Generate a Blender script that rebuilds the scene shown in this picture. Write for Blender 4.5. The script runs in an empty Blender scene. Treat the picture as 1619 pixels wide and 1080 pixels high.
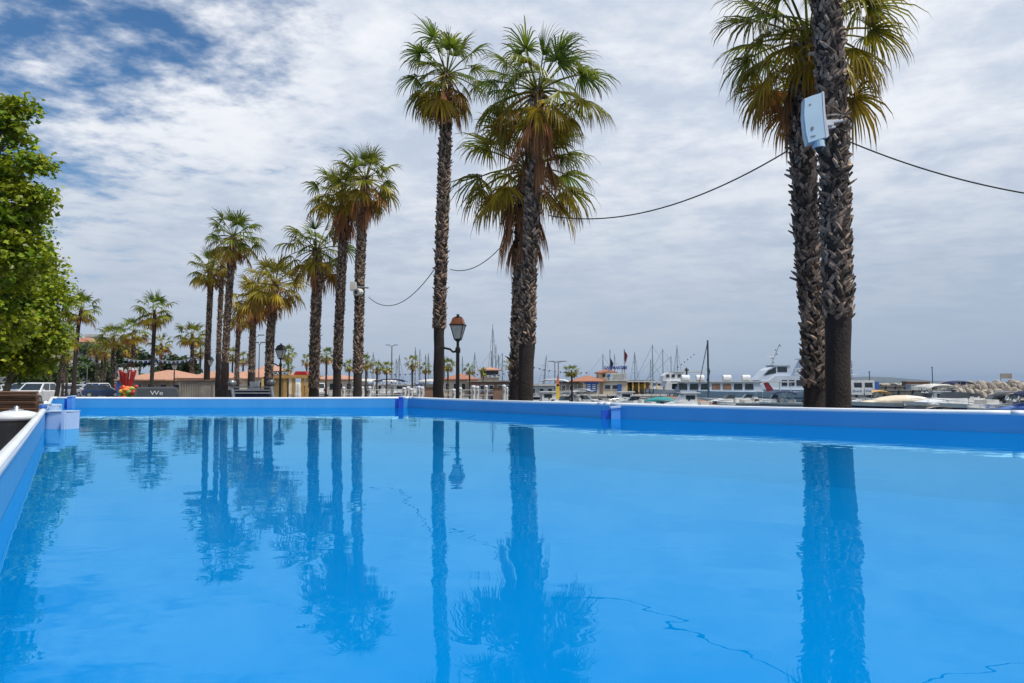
import bpy, math, random
from mathutils import Vector, Matrix, Quaternion, Euler
R = math.radians
sc = bpy.context.scene
COL = sc.collection

# ------------------------------------------------------------------ camera
FPX = 1079.3            # focal length in photo pixels (1619 wide)
PITCH = math.atan(67.0/FPX)
CAMZ = 1.55
cam_d = bpy.data.cameras.new('camera'); cam = bpy.data.objects.new('camera', cam_d); COL.objects.link(cam)
cam_d.sensor_width = 36.0; cam_d.lens = 24.0; cam_d.clip_start = 0.05; cam_d.clip_end = 30000
cam.location = (0, 0, CAMZ); cam.rotation_euler = (math.pi/2 + PITCH, 0, 0)
sc.camera = cam

# ------------------------------------------------------------------ sky and sun
SUN_EL, SUN_AZ = R(66), R(125)      # azimuth clockwise from +Y (view direction)
w = bpy.data.worlds.new('World'); sc.world = w; w.use_nodes = True
nt = w.node_tree; N = nt.nodes; L = nt.links; N.clear()
def nd(t, **k):
    n = N.new(t)
    for a, b in k.items(): setattr(n, a, b)
    return n
def mth(op, a, b=None, c=None, clamp=False):
    n = nd('ShaderNodeMath', operation=op); n.use_clamp = clamp
    for i, v in enumerate((a, b, c)):
        if v is None: continue
        if isinstance(v, (int, float)): n.inputs[i].default_value = v
        else: L.new(v, n.inputs[i])
    return n.outputs[0]
def mixc(fac, a, b):
    n = nd('ShaderNodeMix', data_type='RGBA')
    if isinstance(fac, (int, float)): n.inputs[0].default_value = fac
    else: L.new(fac, n.inputs[0])
    for i, v in ((6, a), (7, b)):
        if isinstance(v, tuple): n.inputs[i].default_value = v + (1,)
        else: L.new(v, n.inputs[i])
    return n.outputs[2]
def ramp(v, p0, p1):
    n = nd('ShaderNodeMapRange', interpolation_type='SMOOTHSTEP')
    L.new(v, n.inputs[0]); n.inputs[1].default_value = p0; n.inputs[2].default_value = p1
    return n.outputs[0]
def noise(vec, scale, detail=6, rough=.55, dist=0.0):
    n = nd('ShaderNodeTexNoise'); L.new(vec, n.inputs['Vector'])
    n.inputs['Scale'].default_value = scale; n.inputs['Detail'].default_value = detail
    n.inputs['Roughness'].default_value = rough; n.inputs['Distortion'].default_value = dist
    return n.outputs[0]
sky = nd('ShaderNodeTexSky', sky_type='NISHITA'); sky.sun_disc = False
sky.sun_elevation = SUN_EL; sky.sun_rotation = SUN_AZ; sky.air_density = 1.0; sky.dust_density = 0.6; sky.ozone_density = 2.0
tc = nd('ShaderNodeTexCoord'); sep = nd('ShaderNodeSeparateXYZ'); L.new(tc.outputs['Generated'], sep.inputs[0])
X, Y, Z = sep.outputs
zz = mth('ADD', mth('MAXIMUM', Z, 0.0), 0.10)
u = mth('DIVIDE', X, zz); v = mth('DIVIDE', Y, zz)
comb = nd('ShaderNodeCombineXYZ'); L.new(u, comb.inputs[0]); L.new(v, comb.inputs[1])
rot = nd('ShaderNodeMapping'); L.new(comb.outputs[0], rot.inputs[0])
rot.inputs['Rotation'].default_value = (0, 0, R(24)); rot.inputs['Scale'].default_value = (1.05, 1.2, 1); rot.inputs['Location'].default_value = (3.2, 1.1, 0)
P = rot.outputs[0]
big = noise(P, 0.55, 4, .5, .3); mid = noise(P, 2.6, 8, .6, .15); fine = noise(P, 8.0, 6, .6, .1)
# where the cloud deck opens: towards the upper left of the view
open_ = mth('ADD', mth('MULTIPLY', X, -0.95), mth('MULTIPLY', Z, 0.75))
cov = mth('ADD', mth('ADD', mth('MULTIPLY', big, .55), mth('MULTIPLY', mid, 1.0)), mth('MULTIPLY', fine, .6))
cov = mth('SUBTRACT', mth('ADD', cov, .20), mth('MULTIPLY', ramp(open_, .32, 1.0), .66))
mask = ramp(cov, .62, 1.02)
low = ramp(Z, .02, .30)
mask = mth('MAXIMUM', mask, mth('SUBTRACT', 1.0, mth('MULTIPLY', low, 1.0)))
mask = mth('MULTIPLY', mask, .97)
shade = mth('ADD', mth('ADD', mth('MULTIPLY', noise(P, 1.1, 7, .6, .5), .55), mth('MULTIPLY', mid, .38)), mth('MULTIPLY', fine, .24))
cl_hi = mixc(ramp(shade, .46, .72), (5.7, 6.5, 7.8), (9.5, 9.7, 10.1))
right = ramp(X, .05, .62)
cl_lo = mixc(right, (4.6, 5.4, 6.6), (3.8, 4.7, 6.0))
cloud = mixc(ramp(Z, .0, .40), cl_lo, cl_hi)
ah = nd('ShaderNodeHueSaturation'); L.new(sky.outputs[0], ah.inputs['Color']); ah.inputs['Saturation'].default_value = 1.28; ah.inputs['Value'].default_value = 1.15
colr = mixc(mask, ah.outputs[0], cloud)
bg = nd('ShaderNodeBackground'); bg.inputs[1].default_value = 0.10; L.new(colr, bg.inputs[0])
wo = nd('ShaderNodeOutputWorld'); L.new(bg.outputs[0], wo.inputs[0])
sd = bpy.data.lights.new('sun', 'SUN'); sd.energy = 4.4; sd.angle = R(10); sd.color = (1, .95, .87)
sun = bpy.data.objects.new('sun', sd); COL.objects.link(sun)
sdir = Vector((math.sin(SUN_AZ)*math.cos(SUN_EL), math.cos(SUN_AZ)*math.cos(SUN_EL), math.sin(SUN_EL)))
sun.rotation_euler = sdir.to_track_quat('Z', 'Y').to_euler(); sun.location = (0, 0, 60)
sc.view_settings.view_transform = 'Standard'; sc.view_settings.look = 'None'
sc.view_settings.exposure = 0.0; sc.view_settings.gamma = 1.0
sc.cycles.max_bounces = 8; sc.cycles.transparent_max_bounces = 12; sc.cycles.caustics_reflective = False

# ------------------------------------------------------------------ helpers
def at(px, py, D):
    """photo pixel -> world point at depth D (metres along +Y)"""
    a = (px-809.5)/FPX; b = (540-py)/FPX
    y = math.cos(PITCH) - b*math.sin(PITCH); z = math.sin(PITCH) + b*math.cos(PITCH)
    return Vector((a/y*D, D, CAMZ + z/y*D))
def gx(px, D): return (px-809.5)/FPX*D*1.0035
def zat(py, D): return at(809, py, D).z

class MB:
    def __init__(s): s.v = []; s.f = []; s.c = []; s.cur = (1, 1, 1, 1); s.usec = False
    def col(s, r, g=0, b=0): s.cur = (r, g, b, 1); s.usec = True
    def add(s, vs, fs):
        o = len(s.v); s.v += [tuple(p) for p in vs]; s.c += [s.cur]*len(vs); s.f += [tuple(i+o for i in f) for f in fs]
    def box(s, cx, cy, cz, sx, sy, sz, rz=0, rx=0, ry=0, taper=1.0):
        m = Euler((rx, ry, rz)).to_matrix(); vs = []
        for dz in (-.5, .5):
            t = taper if dz > 0 else 1
            for dx, dy in ((-.5, -.5), (.5, -.5), (.5, .5), (-.5, .5)):
                p = m @ Vector((dx*sx*t, dy*sy*t, dz*sz)); vs.append((cx+p.x, cy+p.y, cz+p.z))
        s.add(vs, [(3, 2, 1, 0), (4, 5, 6, 7), (0, 1, 5, 4), (1, 2, 6, 5), (2, 3, 7, 6), (3, 0, 4, 7)]); return s
    def tube(s, pts, rad, n=8, cap=True):
        pts = [Vector(p) for p in pts]
        if not isinstance(rad, (list, tuple)): rad = [rad]*len(pts)
        vs = []; fs = []; up = None
        for i, p in enumerate(pts):
            a = pts[max(i-1, 0)]; b = pts[min(i+1, len(pts)-1)]; t = (b-a)
            if t.length < 1e-9: t = Vector((0, 0, 1))
            t.normalize()
            if up is None:
                up = Vector((0, 0, 1)) if abs(t.z) < .9 else Vector((1, 0, 0))
            e1 = (up - t*up.dot(t)); e1.normalize(); e2 = t.cross(e1); up = e1
            for k in range(n):
                an = 2*math.pi*k/n; vs.append(p + (e1*math.cos(an)+e2*math.sin(an))*rad[i])
        for i in range(len(pts)-1):
            for k in range(n):
                k2 = (k+1) % n; fs.append((i*n+k, i*n+k2, (i+1)*n+k2, (i+1)*n+k))
        if cap:
            fs.append(tuple(range(n))[::-1]); fs.append(tuple((len(pts)-1)*n+k for k in range(n)))
        s.add(vs, fs); return s
    def lathe(s, prof, cx, cy, n=12, cap=True, sx=1, sy=1, ph=0):
        vs = []; fs = []
        for r, z in prof:
            for k in range(n):
                a = 2*math.pi*k/n + ph; vs.append((cx+r*math.cos(a)*sx, cy+r*math.sin(a)*sy, z))
        for i in range(len(prof)-1):
            for k in range(n):
                k2 = (k+1) % n; fs.append((i*n+k, i*n+k2, (i+1)*n+k2, (i+1)*n+k))
        if cap: fs.append(tuple(range(n))[::-1]); fs.append(tuple((len(prof)-1)*n+k for k in range(n)))
        s.add(vs, fs); return s
    def prism(s, outline, z0, z1):
        n = len(outline); vs = [(x, y, z0) for x, y in outline]+[(x, y, z1) for x, y in outline]
        s.add(vs, [tuple(range(n))[::-1], tuple(range(n, 2*n))]+[(i, (i+1) % n, (i+1) % n+n, i+n) for i in range(n)]); return s
    def extr(s, outline, y0, y1, inset=0):
        """outline in (x,z), extruded along y"""
        n = len(outline); vs = [(x, y0, z) for x, z in outline]+[(x, y1, z) for x, z in outline]
        s.add(vs, [tuple(range(n)), tuple(range(n, 2*n))[::-1]]+[(i, i+n, (i+1) % n+n, (i+1) % n) for i in range(n)]); return s
    def quad(s, a, b, c, d): s.add([a, b, c, d], [(0, 1, 2, 3)]); return s
    def hip(s, x0, x1, y0, y1, z0, z1, ov=.3, rd=.0):
        """hipped roof block"""
        x0 -= ov; x1 += ov; y0 -= ov; y1 += ov
        wx, wy = x1-x0, y1-y0; h = min(wx, wy)/2
        if wx >= wy: r = [(x0+h, (y0+y1)/2, z1), (x1-h, (y0+y1)/2, z1)]
        else: r = [((x0+x1)/2, y0+h, z1), ((x0+x1)/2, y1-h, z1)]
        if abs(wx-wy) < .02: r[1] = (r[1][0]+.02, r[1][1], r[1][2])
        b = [(x0, y0, z0), (x1, y0, z0), (x1, y1, z0), (x0, y1, z0)]
        lo = [(p[0], p[1], z0-.12) for p in b]; vs = b+lo+r
        if wx >= wy: tf = [(0, 1, 9, 8), (1, 2, 9), (2, 3, 8, 9), (3, 0, 8)]
        else: tf = [(0, 1, 8), (1, 2, 9, 8), (2, 3, 9), (3, 0, 8, 9)]
        s.add(vs, tf+[(4, 5, 1, 0), (5, 6, 2, 1), (6, 7, 3, 2), (7, 4, 0, 3), (7, 6, 5, 4)]); return s
    def build(s, name, m, parent=None, smooth=False, loc=None):
        o0 = Vector((0, 0, 0)); p = parent
        while p is not None: o0 += p.location; p = p.parent
        if loc is not None: o0 += Vector(loc)
        me = bpy.data.meshes.new(name); me.from_pydata([(a-o0.x, b-o0.y, c-o0.z) for a, b, c in s.v], [], s.f); me.update()
        if s.usec:
            at_ = me.color_attributes.new('tint', 'FLOAT_COLOR', 'POINT')
            at_.data.foreach_set('color', [q for c in s.c for q in c])
        if smooth: me.polygons.foreach_set('use_smooth', [True]*len(me.polygons))
        me.materials.append(m); o = bpy.data.objects.new(name, me); COL.objects.link(o); o.parent = parent
        if loc is not None: o.location = loc
        return o

def tag(o, label=None, cat=None, group=None, kind=None):
    if label: o['label'] = label
    if cat: o['category'] = cat
    if group: o['group'] = group
    if kind: o['kind'] = kind
    return o
def thing(name, label, cat, loc=(0, 0, 0), group=None):
    o = bpy.data.objects.new(name, None); o.empty_display_size = .2; COL.objects.link(o); o.location = loc
    return tag(o, label, cat, group)
def copy_tree(o, parent=None):
    c = o.copy(); COL.objects.link(c); c.parent = parent
    for ch in list(o.children): copy_tree(ch, c)
    return c
def place(o, loc, rz=0, s=1, label=None, group=None):
    o.location = loc; o.rotation_euler = (0, 0, rz); o.scale = (s, s, s) if isinstance(s, (int, float)) else s
    if label: o['label'] = label
    if group: o['group'] = group
    return o

# ------------------------------------------------------------------ materials
def mat(name, c1, c2=None, scale=4.0, rough=.6, metal=0.0, bump=0.0, island=0.0, detail=5, contrast=(.35, .65), bscale=None, spec=.5, coat=0.0, trans=0.0, stretch=None, coord='Object'):
    m = bpy.data.materials.new(name); m.use_nodes = True; t = m.node_tree; n = t.nodes; l = t.links
    b = n['Principled BSDF']; b.inputs['Roughness'].default_value = rough; b.inputs['Metallic'].default_value = metal
    b.inputs['Specular IOR Level'].default_value = spec; b.inputs['Coat Weight'].default_value = coat; b.inputs['Coat Roughness'].default_value = .08
    b.inputs['Transmission Weight'].default_value = trans
    tc = n.new('ShaderNodeTexCoord'); src = tc.outputs[coord]
    if stretch:
        mp = n.new('ShaderNodeMapping'); mp.inputs['Scale'].default_value = stretch; l.new(src, mp.inputs[0]); src = mp.outputs[0]
    if c2 is None: c2 = tuple(x*.72 for x in c1)
    nz = n.new('ShaderNodeTexNoise'); nz.inputs['Scale'].default_value = scale; nz.inputs['Detail'].default_value = detail; nz.inputs['Roughness'].default_value = .6
    l.new(src, nz.inputs['Vector'])
    rp = n.new('ShaderNodeMapRange'); rp.inputs[1].default_value = contrast[0]; rp.inputs[2].default_value = contrast[1]; l.new(nz.outputs[0], rp.inputs[0])
    mx = n.new('ShaderNodeMix'); mx.data_type = 'RGBA'; l.new(rp.outputs[0], mx.inputs[0])
    mx.inputs[6].default_value = c1+(1,); mx.inputs[7].default_value = c2+(1,); out = mx.outputs[2]
    if island:
        g = n.new('ShaderNodeNewGeometry'); mr = n.new('ShaderNodeMapRange'); l.new(g.outputs['Random Per Island'], mr.inputs[0])
        mr.inputs[3].default_value = 1-island; mr.inputs[4].default_value = 1+island
        hs = n.new('ShaderNodeHueSaturation'); l.new(mr.outputs[0], hs.inputs['Value']); l.new(out, hs.inputs['Color']); out = hs.outputs[0]
    l.new(out, b.inputs['Base Color'])
    if bump:
        n2 = n.new('ShaderNodeTexNoise'); n2.inputs['Scale'].default_value = bscale or scale*3; n2.inputs['Detail'].default_value = 6; l.new(src, n2.inputs['Vector'])
        bp = n.new('ShaderNodeBump'); bp.inputs['Strength'].default_value = bump; bp.inputs['Distance'].default_value = .05
        l.new(n2.outputs[0], bp.inputs['Height']); l.new(bp.outputs[0], b.inputs['Normal'])
    return m

def leaf_mat(name, young, old, tip, dead, tr=.35, rough=.45):
    """foliage: tint.r = how withered, tint.g = distance along the blade"""
    m = bpy.data.materials.new(name); m.use_nodes = True; t = m.node_tree; n = t.nodes; l = t.links
    b = n['Principled BSDF']; b.inputs['Roughness'].default_value = rough; b.inputs['Specular IOR Level'].default_value = .4
    a = n.new('ShaderNodeVertexColor'); a.layer_name = 'tint'; sp = n.new('ShaderNodeSeparateColor'); l.new(a.outputs[0], sp.inputs[0])
    def mx(f, x, y, lo=0, hi=1):
        r = n.new('ShaderNodeMapRange'); l.new(f, r.inputs[0]); r.inputs[1].default_value = lo; r.inputs[2].default_value = hi
        q = n.new('ShaderNodeMix'); q.data_type = 'RGBA'; l.new(r.outputs[0], q.inputs[0])
        for i, c in ((6, x), (7, y)):
            if isinstance(c, tuple): q.inputs[i].default_value = c+(1,)
            else: l.new(c, q.inputs[i])
        return q.outputs[2]
    c = mx(sp.outputs[0], young, old, 0, .6); c = mx(sp.outputs[1], c, tip, .55, 1.05); c = mx(sp.outputs[0], c, dead, .7, 1.0)
    g = n.new('ShaderNodeNewGeometry'); mr = n.new('ShaderNodeMapRange'); l.new(g.outputs['Random Per Island'], mr.inputs[0]); mr.inputs[3].default_value = .55; mr.inputs[4].default_value = 1.45
    hs = n.new('ShaderNodeHueSaturation'); l.new(mr.outputs[0], hs.inputs['Value']); l.new(c, hs.inputs['Color'])
    l.new(hs.outputs[0], b.inputs['Base Color'])
    tl = n.new('ShaderNodeBsdfTranslucent'); l.new(hs.outputs[0], tl.inputs[0]); ms = n.new('ShaderNodeMixShader'); ms.inputs[0].default_value = tr
    l.new(b.outputs[0], ms.inputs[1]); l.new(tl.outputs[0], ms.inputs[2]); l.new(ms.outputs[0], n['Material Output'].inputs[0])
    return m

M = {}
M['white'] = mat('white_paint', (.66, .68, .70), (.52, .54, .56), 3, .35)
M['offwhite'] = mat('weathered_white', (.60, .59, .56), (.42, .41, .38), 2, .6)
M['cream'] = mat('cream_render', (.62, .55, .42), (.50, .43, .33), 1.2, .8)
M['ochre'] = mat('ochre_render', (.66, .46, .17), (.52, .35, .12), 1.2, .8)
M['beige'] = mat('beige_concrete', (.34, .31, .27), (.24, .21, .18), 1.5, .85, bump=.1)
M['brown'] = mat('brown_render', (.26, .15, .10), (.18, .10, .07), 1.5, .85)
M['tile'] = mat('terracotta_tiles', (.40, .18, .11), (.24, .10, .065), 3, .85, bump=.8, stretch=(3, 1, 1))
M['tile2'] = mat('pale_terracotta', (.50, .27, .18), (.34, .18, .12), 3, .85, bump=.8, stretch=(3, 1, 1))
M['dark'] = mat('black_plastic', (.012, .012, .014), (.022, .022, .024), 6, .45)
M['grey'] = mat('grey_metal', (.24, .25, .27), (.18, .19, .20), 4, .4, .6)
M['steel'] = mat('bright_steel', (.55, .57, .6), (.42, .44, .46), 4, .28, .85)
M['glass'] = mat('dark_glass', (.02, .028, .035), (.03, .04, .05), 2, .08, spec=.4)
M['blue'] = mat('blue_paint', (.03, .12, .42), (.03, .09, .30), 3, .45)
M['navy'] = mat('navy_canvas', (.012, .022, .09), (.010, .014, .05), 3, .8)
M['red'] = mat('red_paint', (.50, .025, .02), (.36, .02, .02), 3, .45)
M['orange'] = mat('orange_plastic', (.75, .18, .03), (.6, .13, .03), 3, .5)
M['yellow'] = mat('yellow_plastic', (.75, .5, .04), (.6, .38, .03), 3, .5)
M['green'] = mat('green_plastic', (.10, .35, .05), (.07, .25, .04), 3, .5)
M['teal'] = mat('teal_canvas', (.02, .25, .26), (.02, .18, .20), 3, .8)
M['wood'] = mat('weathered_wood', (.17, .085, .045), (.07, .035, .02), 3, .8, bump=.4, island=.35, stretch=(.3, 3, 3))
M['wood2'] = mat('golden_wood', (.50, .30, .09), (.38, .22, .07), 3, .7, island=.2)
M['iron'] = mat('black_iron', (.018, .018, .018), (.03, .024, .018), 14, .45, .3, bump=.2)
M['rust'] = mat('copper_roof', (.55, .17, .045), (.26, .075, .03), 9, .42, .35)
M['frost'] = mat('frosted_pane', (.62, .62, .58), (.45, .46, .44), 7, .35)
M['rubber'] = mat('tyre_rubber', (.02, .02, .02), (.03, .03, .03), 8, .8)
M['cable'] = mat('black_cable', (.012, .012, .012), None, 9, .6)

# ------------------------------------------------------------------ ground, sea, hills
gm = mat('quay_asphalt', (.16, .15, .14), (.09, .085, .08), .6, .9, bump=.3, bscale=14)
land = [(-900, -60), (70, -60), (30, -6), (17, 12), (8, 26), (1, 40), (-3, 60), (-3, 84), (24, 88), (25, 104), (-26, 108), (-34, 150), (-60, 330), (-900, 420)]
g = MB(); g.prism(land, -2.6, 0.0); o = g.build('ground', gm); tag(o, kind='structure')
def water_mat(name, c, bs, st, rough=.03):
    m = mat(name, c, tuple(x*.7 for x in c), .05, rough, spec=.5); t = m.node_tree; n = t.nodes; l = t.links; b = n['Principled BSDF']
    b.inputs['IOR'].default_value = 1.33
    tcn = n.new('ShaderNodeTexCoord'); n2 = n.new('ShaderNodeTexNoise'); n2.inputs['Scale'].default_value = bs; n2.inputs['Detail'].default_value = 4
    l.new(tcn.outputs['Object'], n2.inputs['Vector']); bp = n.new('ShaderNodeBump'); bp.inputs['Strength'].default_value = st; bp.inputs['Distance'].default_value = .3
    l.new(n2.outputs[0], bp.inputs['Height']); l.new(bp.outputs[0], b.inputs['Normal']); return m
seam = water_mat('sea_water', (.02, .07, .10), 1.2, .35)
s = MB(); s.quad((-7000, -1000, -1.2), (7000, -1000, -1.2), (7000, 7600, -1.2), (-7000, 7600, -1.2)); o = s.build('sea', seam); tag(o, kind='structure')

def ridge(name, px0, px1, D, prof, m, depth, seed, n=60, base=-2):
    rnd = random.Random(seed); mb = MB(); vs = []; fs = []; K = 7
    for i in range(n+1):
        f = i/n; px = px0+(px1-px0)*f; k = f*(len(prof)-1); a = int(min(k, len(prof)-2)); h = prof[a]+(prof[a+1]-prof[a])*(k-a)
        h *= 1+rnd.uniform(-.04, .04)
        for j in range(K):
            g_ = j/(K-1); q = math.sin(g_*math.pi)**.8
            vs.append((gx(px, D), D+(g_-.5)*depth, base+(h-base)*q*(1+rnd.uniform(-.03, .03))))
    for i in range(n):
        for j in range(K-1): fs.append((i*K+j, (i+1)*K+j, (i+1)*K+j+1, i*K+j+1))
    mb.add(vs, fs); o = mb.build(name, m, smooth=True); tag(o, kind='structure'); return o
hm = mat('far_hill_scrub', (.05, .07, .05), (.08, .08, .06), .004, .95)
ridge('hills', 1290, 1560, 5200, [20, 50, 56, 50, 34, 22, 14, 12, 4], hm, 1400, 4)
ridge('far_hills', 1500, 2100, 6000, [5, 22, 40, 55, 70, 60, 50], hm, 1400, 6)
ghm = mat('wooded_slope', (.035, .06, .02), (.07, .085, .035), .05, .95)
ridge('hillside', -260, 330, 230, [16, 15, 14, 15, 13.5, 12, 11, 8, 5, 4, .5], ghm, 90, 8)
# ------------------------------------------------------------------ the framed pool
RIMZ, WZ, TR = 1.294, 1.125, .026
rim_m = mat('rail_plastic', (.76, .79, .82), (.64, .68, .72), 1.5, .32, bump=.05, bscale=40)
liner_m = mat('blue_liner', (.075, .37, .70), (.06, .33, .66), .8, .38, bump=.30, bscale=1.6, stretch=(1.6, 1.6, .5))
liner_out = mat('grey_liner', (.16, .18, .20), None, 3, .6)
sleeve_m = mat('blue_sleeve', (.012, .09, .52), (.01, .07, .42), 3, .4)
skim_m = mat('pale_blue_plastic', (.46, .58, .74), (.40, .52, .68), 3, .35)
pool = thing('frame_pool', 'large blue frame pool with pale rounded top rail filling the foreground', 'swimming pool', (2, 5, 0))
# plan of the rail: left side, far side, bowed right side, near side behind the camera
PL = [(0.10, -.42), (-.215, 0), (-4.61, 6.75), (-8.28, 12.32), (-1.86, 12.42), (1.16, 8.62), (4.43, 5.92), (13.2, -1.2)]
def sag(a, b, n):
    return [(a[0]+(b[0]-a[0])*i/n, a[1]+(b[1]-a[1])*i/n) for i in range(n)]
loop = []
for i in range(len(PL)):
    loop += sag(PL[i], PL[(i+1) % len(PL)], 12)
def inset(pts, d):
    out = []; n = len(pts)
    for i in range(n):
        a = Vector(pts[i-1]); b = Vector(pts[i]); c = Vector(pts[(i+1) % n])
        t1 = (b-a).normalized(); t2 = (c-b).normalized(); n1 = Vector((-t1.y, t1.x)); n2 = Vector((-t2.y, t2.x)); nn = (n1+n2)
        nn.normalize(); k = d/max(.35, nn.dot(n1)); out.append((b.x-nn.x*k*SG, b.y-nn.y*k*SG))
    return out
area = sum(PL[i-1][0]*PL[i][1]-PL[i][0]*PL[i-1][1] for i in range(len(PL))); SG = 1 if area < 0 else -1
def wall(loopo, zs, m, name, floor=None):
    mb = MB(); n = len(loopo); vs = []
    for z in zs: vs += [(x, y, z) for x, y in loopo]
    fs = [(r*n+i, r*n+(i+1) % n, (r+1)*n+(i+1) % n, (r+1)*n+i) for r in range(len(zs)-1) for i in range(n)]
    if floor: fs.append(tuple(range((len(zs)-1)*n, len(zs)*n)))
    mb.add(vs, fs); return mb.build(name, m, pool, smooth=False)
li = inset(loop, .022)
wall(li, [RIMZ+.005, 1.2, 1.0, .75, .52], liner_m, 'liner', floor=True)
wall(inset(loop, -.03), [RIMZ-.02, .01], liner_out, 'outer_skin')
for i in range(len(PL)):
    a = Vector(PL[i]+(RIMZ,)); b = Vector(PL[(i+1) % len(PL)]+(RIMZ,)); mb = MB(); d = (b-a); Ln = d.length; n = 14
    sg = .012 if Ln > 3 else .004
    pts = [a+d*(k/n)-Vector((0, 0, sg*math.sin(math.pi*k/n))) for k in range(n+1)]
    mb.tube(pts, TR, 14); mb.build('rail', rim_m, pool, smooth=True)
for i in range(1, len(PL)):
    p = PL[i]; mb = MB(); q = PL[i-1]; r = PL[(i+1) % len(PL)]
    for o_ in (q, r):
        d = Vector((o_[0]-p[0], o_[1]-p[1])).normalized(); L0 = .10
        mb.tube([(p[0], p[1], RIMZ), (p[0]+d.x*L0, p[1]+d.y*L0, RIMZ-.001)], [TR+.0015, TR+.0015], 14)
    mb.build('rail_joint', rim_m, pool, smooth=True)
for i in (1, 3, 4, 5, 6, 7):
    c = inset(PL, -.09)[i]; mb = MB(); mb.tube([(c[0], c[1], RIMZ-.05), (c[0], c[1], .0)], .03, 10)
    mb.lathe([(.10, 0), (.10, .03), (.035, .05)], c[0], c[1], 10); mb.build('leg', rim_m, pool, smooth=True)
# water
m = bpy.data.materials.new('pool_water'); m.use_nodes = True; n = m.node_tree.nodes; l = m.node_tree.links; n.clear()
tcn = n.new('ShaderNodeTexCoord'); hs_ = []
def wv(scale, amp, sx=1, sy=1, det=2):
    mp = n.new('ShaderNodeMapping'); mp.inputs['Scale'].default_value = (sx, sy, 1); mp.inputs['Rotation'].default_value = (0, 0, R(12)); l.new(tcn.outputs['Object'], mp.inputs[0])
    z = n.new('ShaderNodeTexNoise'); z.inputs['Scale'].default_value = scale; z.inputs['Detail'].default_value = det; z.inputs['Roughness'].default_value = .45; l.new(mp.outputs[0], z.inputs['Vector'])
    k = n.new('ShaderNodeMath'); k.operation = 'MULTIPLY'; l.new(z.outputs[0], k.inputs[0]); k.inputs[1].default_value = amp; return k.outputs[0]
ws = [wv(1.3, 1.0, 1, 1.5), wv(5.0, .22, 1, 1.6), wv(13, .035)]
s1 = n.new('ShaderNodeMath'); s1.operation = 'ADD'; l.new(ws[0], s1.inputs[0]); l.new(ws[1], s1.inputs[1])
s2 = n.new('ShaderNodeMath'); s2.operation = 'ADD'; l.new(s1.outputs[0], s2.inputs[0]); l.new(ws[2], s2.inputs[1])
bp = n.new('ShaderNodeBump'); bp.inputs['Strength'].default_value = 1.0; bp.inputs['Distance'].default_value = .0032; l.new(s2.outputs[0], bp.inputs['Height'])
gl = n.new('ShaderNodeBsdfGlossy'); gl.inputs['Roughness'].default_value = 0.0; gl.inputs['Color'].default_value = (.42, .86, 1, 1); l.new(bp.outputs[0], gl.inputs['Normal'])
tr = n.new('ShaderNodeBsdfTransparent'); tr.inputs[0].default_value = (.15, .80, .95, 1)
fr = n.new('ShaderNodeFresnel'); fr.inputs[0].default_value = 1.38; l.new(bp.outputs[0], fr.inputs[1])
df = n.new('ShaderNodeBsdfDiffuse'); df.inputs[0].default_value = (.0, .245, .66, 1); mw = n.new('ShaderNodeMixShader'); mw.inputs[0].default_value = .6
l.new(tr.outputs[0], mw.inputs[1]); l.new(df.outputs[0], mw.inputs[2])
ms = n.new('ShaderNodeMixShader'); l.new(fr.outputs[0], ms.inputs[0]); l.new(mw.outputs[0], ms.inputs[1]); l.new(gl.outputs[0], ms.inputs[2])
mo = n.new('ShaderNodeOutputMaterial'); l.new(ms.outputs[0], mo.inputs[0])
mb = MB(); q = inset(loop, .0235); mb.add([(x, y, WZ) for x, y in q], [tuple(range(len(q)))[::-1 if SG > 0 else 1]]); wo_ = mb.build('pool_water', m); tag(wo_, kind='structure')

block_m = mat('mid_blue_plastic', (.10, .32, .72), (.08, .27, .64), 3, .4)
# hanging brackets on the far rail joints
def hanger(px0, px1, py0, py1, D, label, mid_blue=True):
    a = at(px0, py0, D); b = at(px1, py1, D); wd = b.x-a.x; cx = (a.x+b.x)/2; zt = a.z; h = a.z-b.z
    t = thing('liner_bracket', label, 'bracket', (cx, D, zt-h), 'plastic brackets on the pool rail')
    mb = MB(); mb.box(cx-wd*.26, D-.03, zt-h/2-.01, wd*.44, .05, h-.03); mb.build('dark_sleeve', sleeve_m, t)
    mb = MB()
    mb.box(cx+wd*.25, D-.055, zt-h/2, wd*.5, .10, h); mb.build('hook_block', block_m if mid_blue else sleeve_m, t)  # hook block in mid blue plastic, otherwise in the sleeve's dark blue
    mb = MB(); mb.box(cx+wd*.25, D-.05, zt+.012, wd*.56, .13, .02, ry=-.08); mb.build('top_plate', skim_m, t)
hanger(950, 979, 645, 685, 8.45, 'blue bracket hanging inside the right pool wall in front of the moored motorboats')
hanger(625, 638, 628, 658, 12.2, 'small dark blue bracket at the far corner of the pool', mid_blue=False)
hanger(105, 119, 627.5, 652, 12.1, 'pale bracket with dark opening at the far left corner of the pool')
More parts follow.
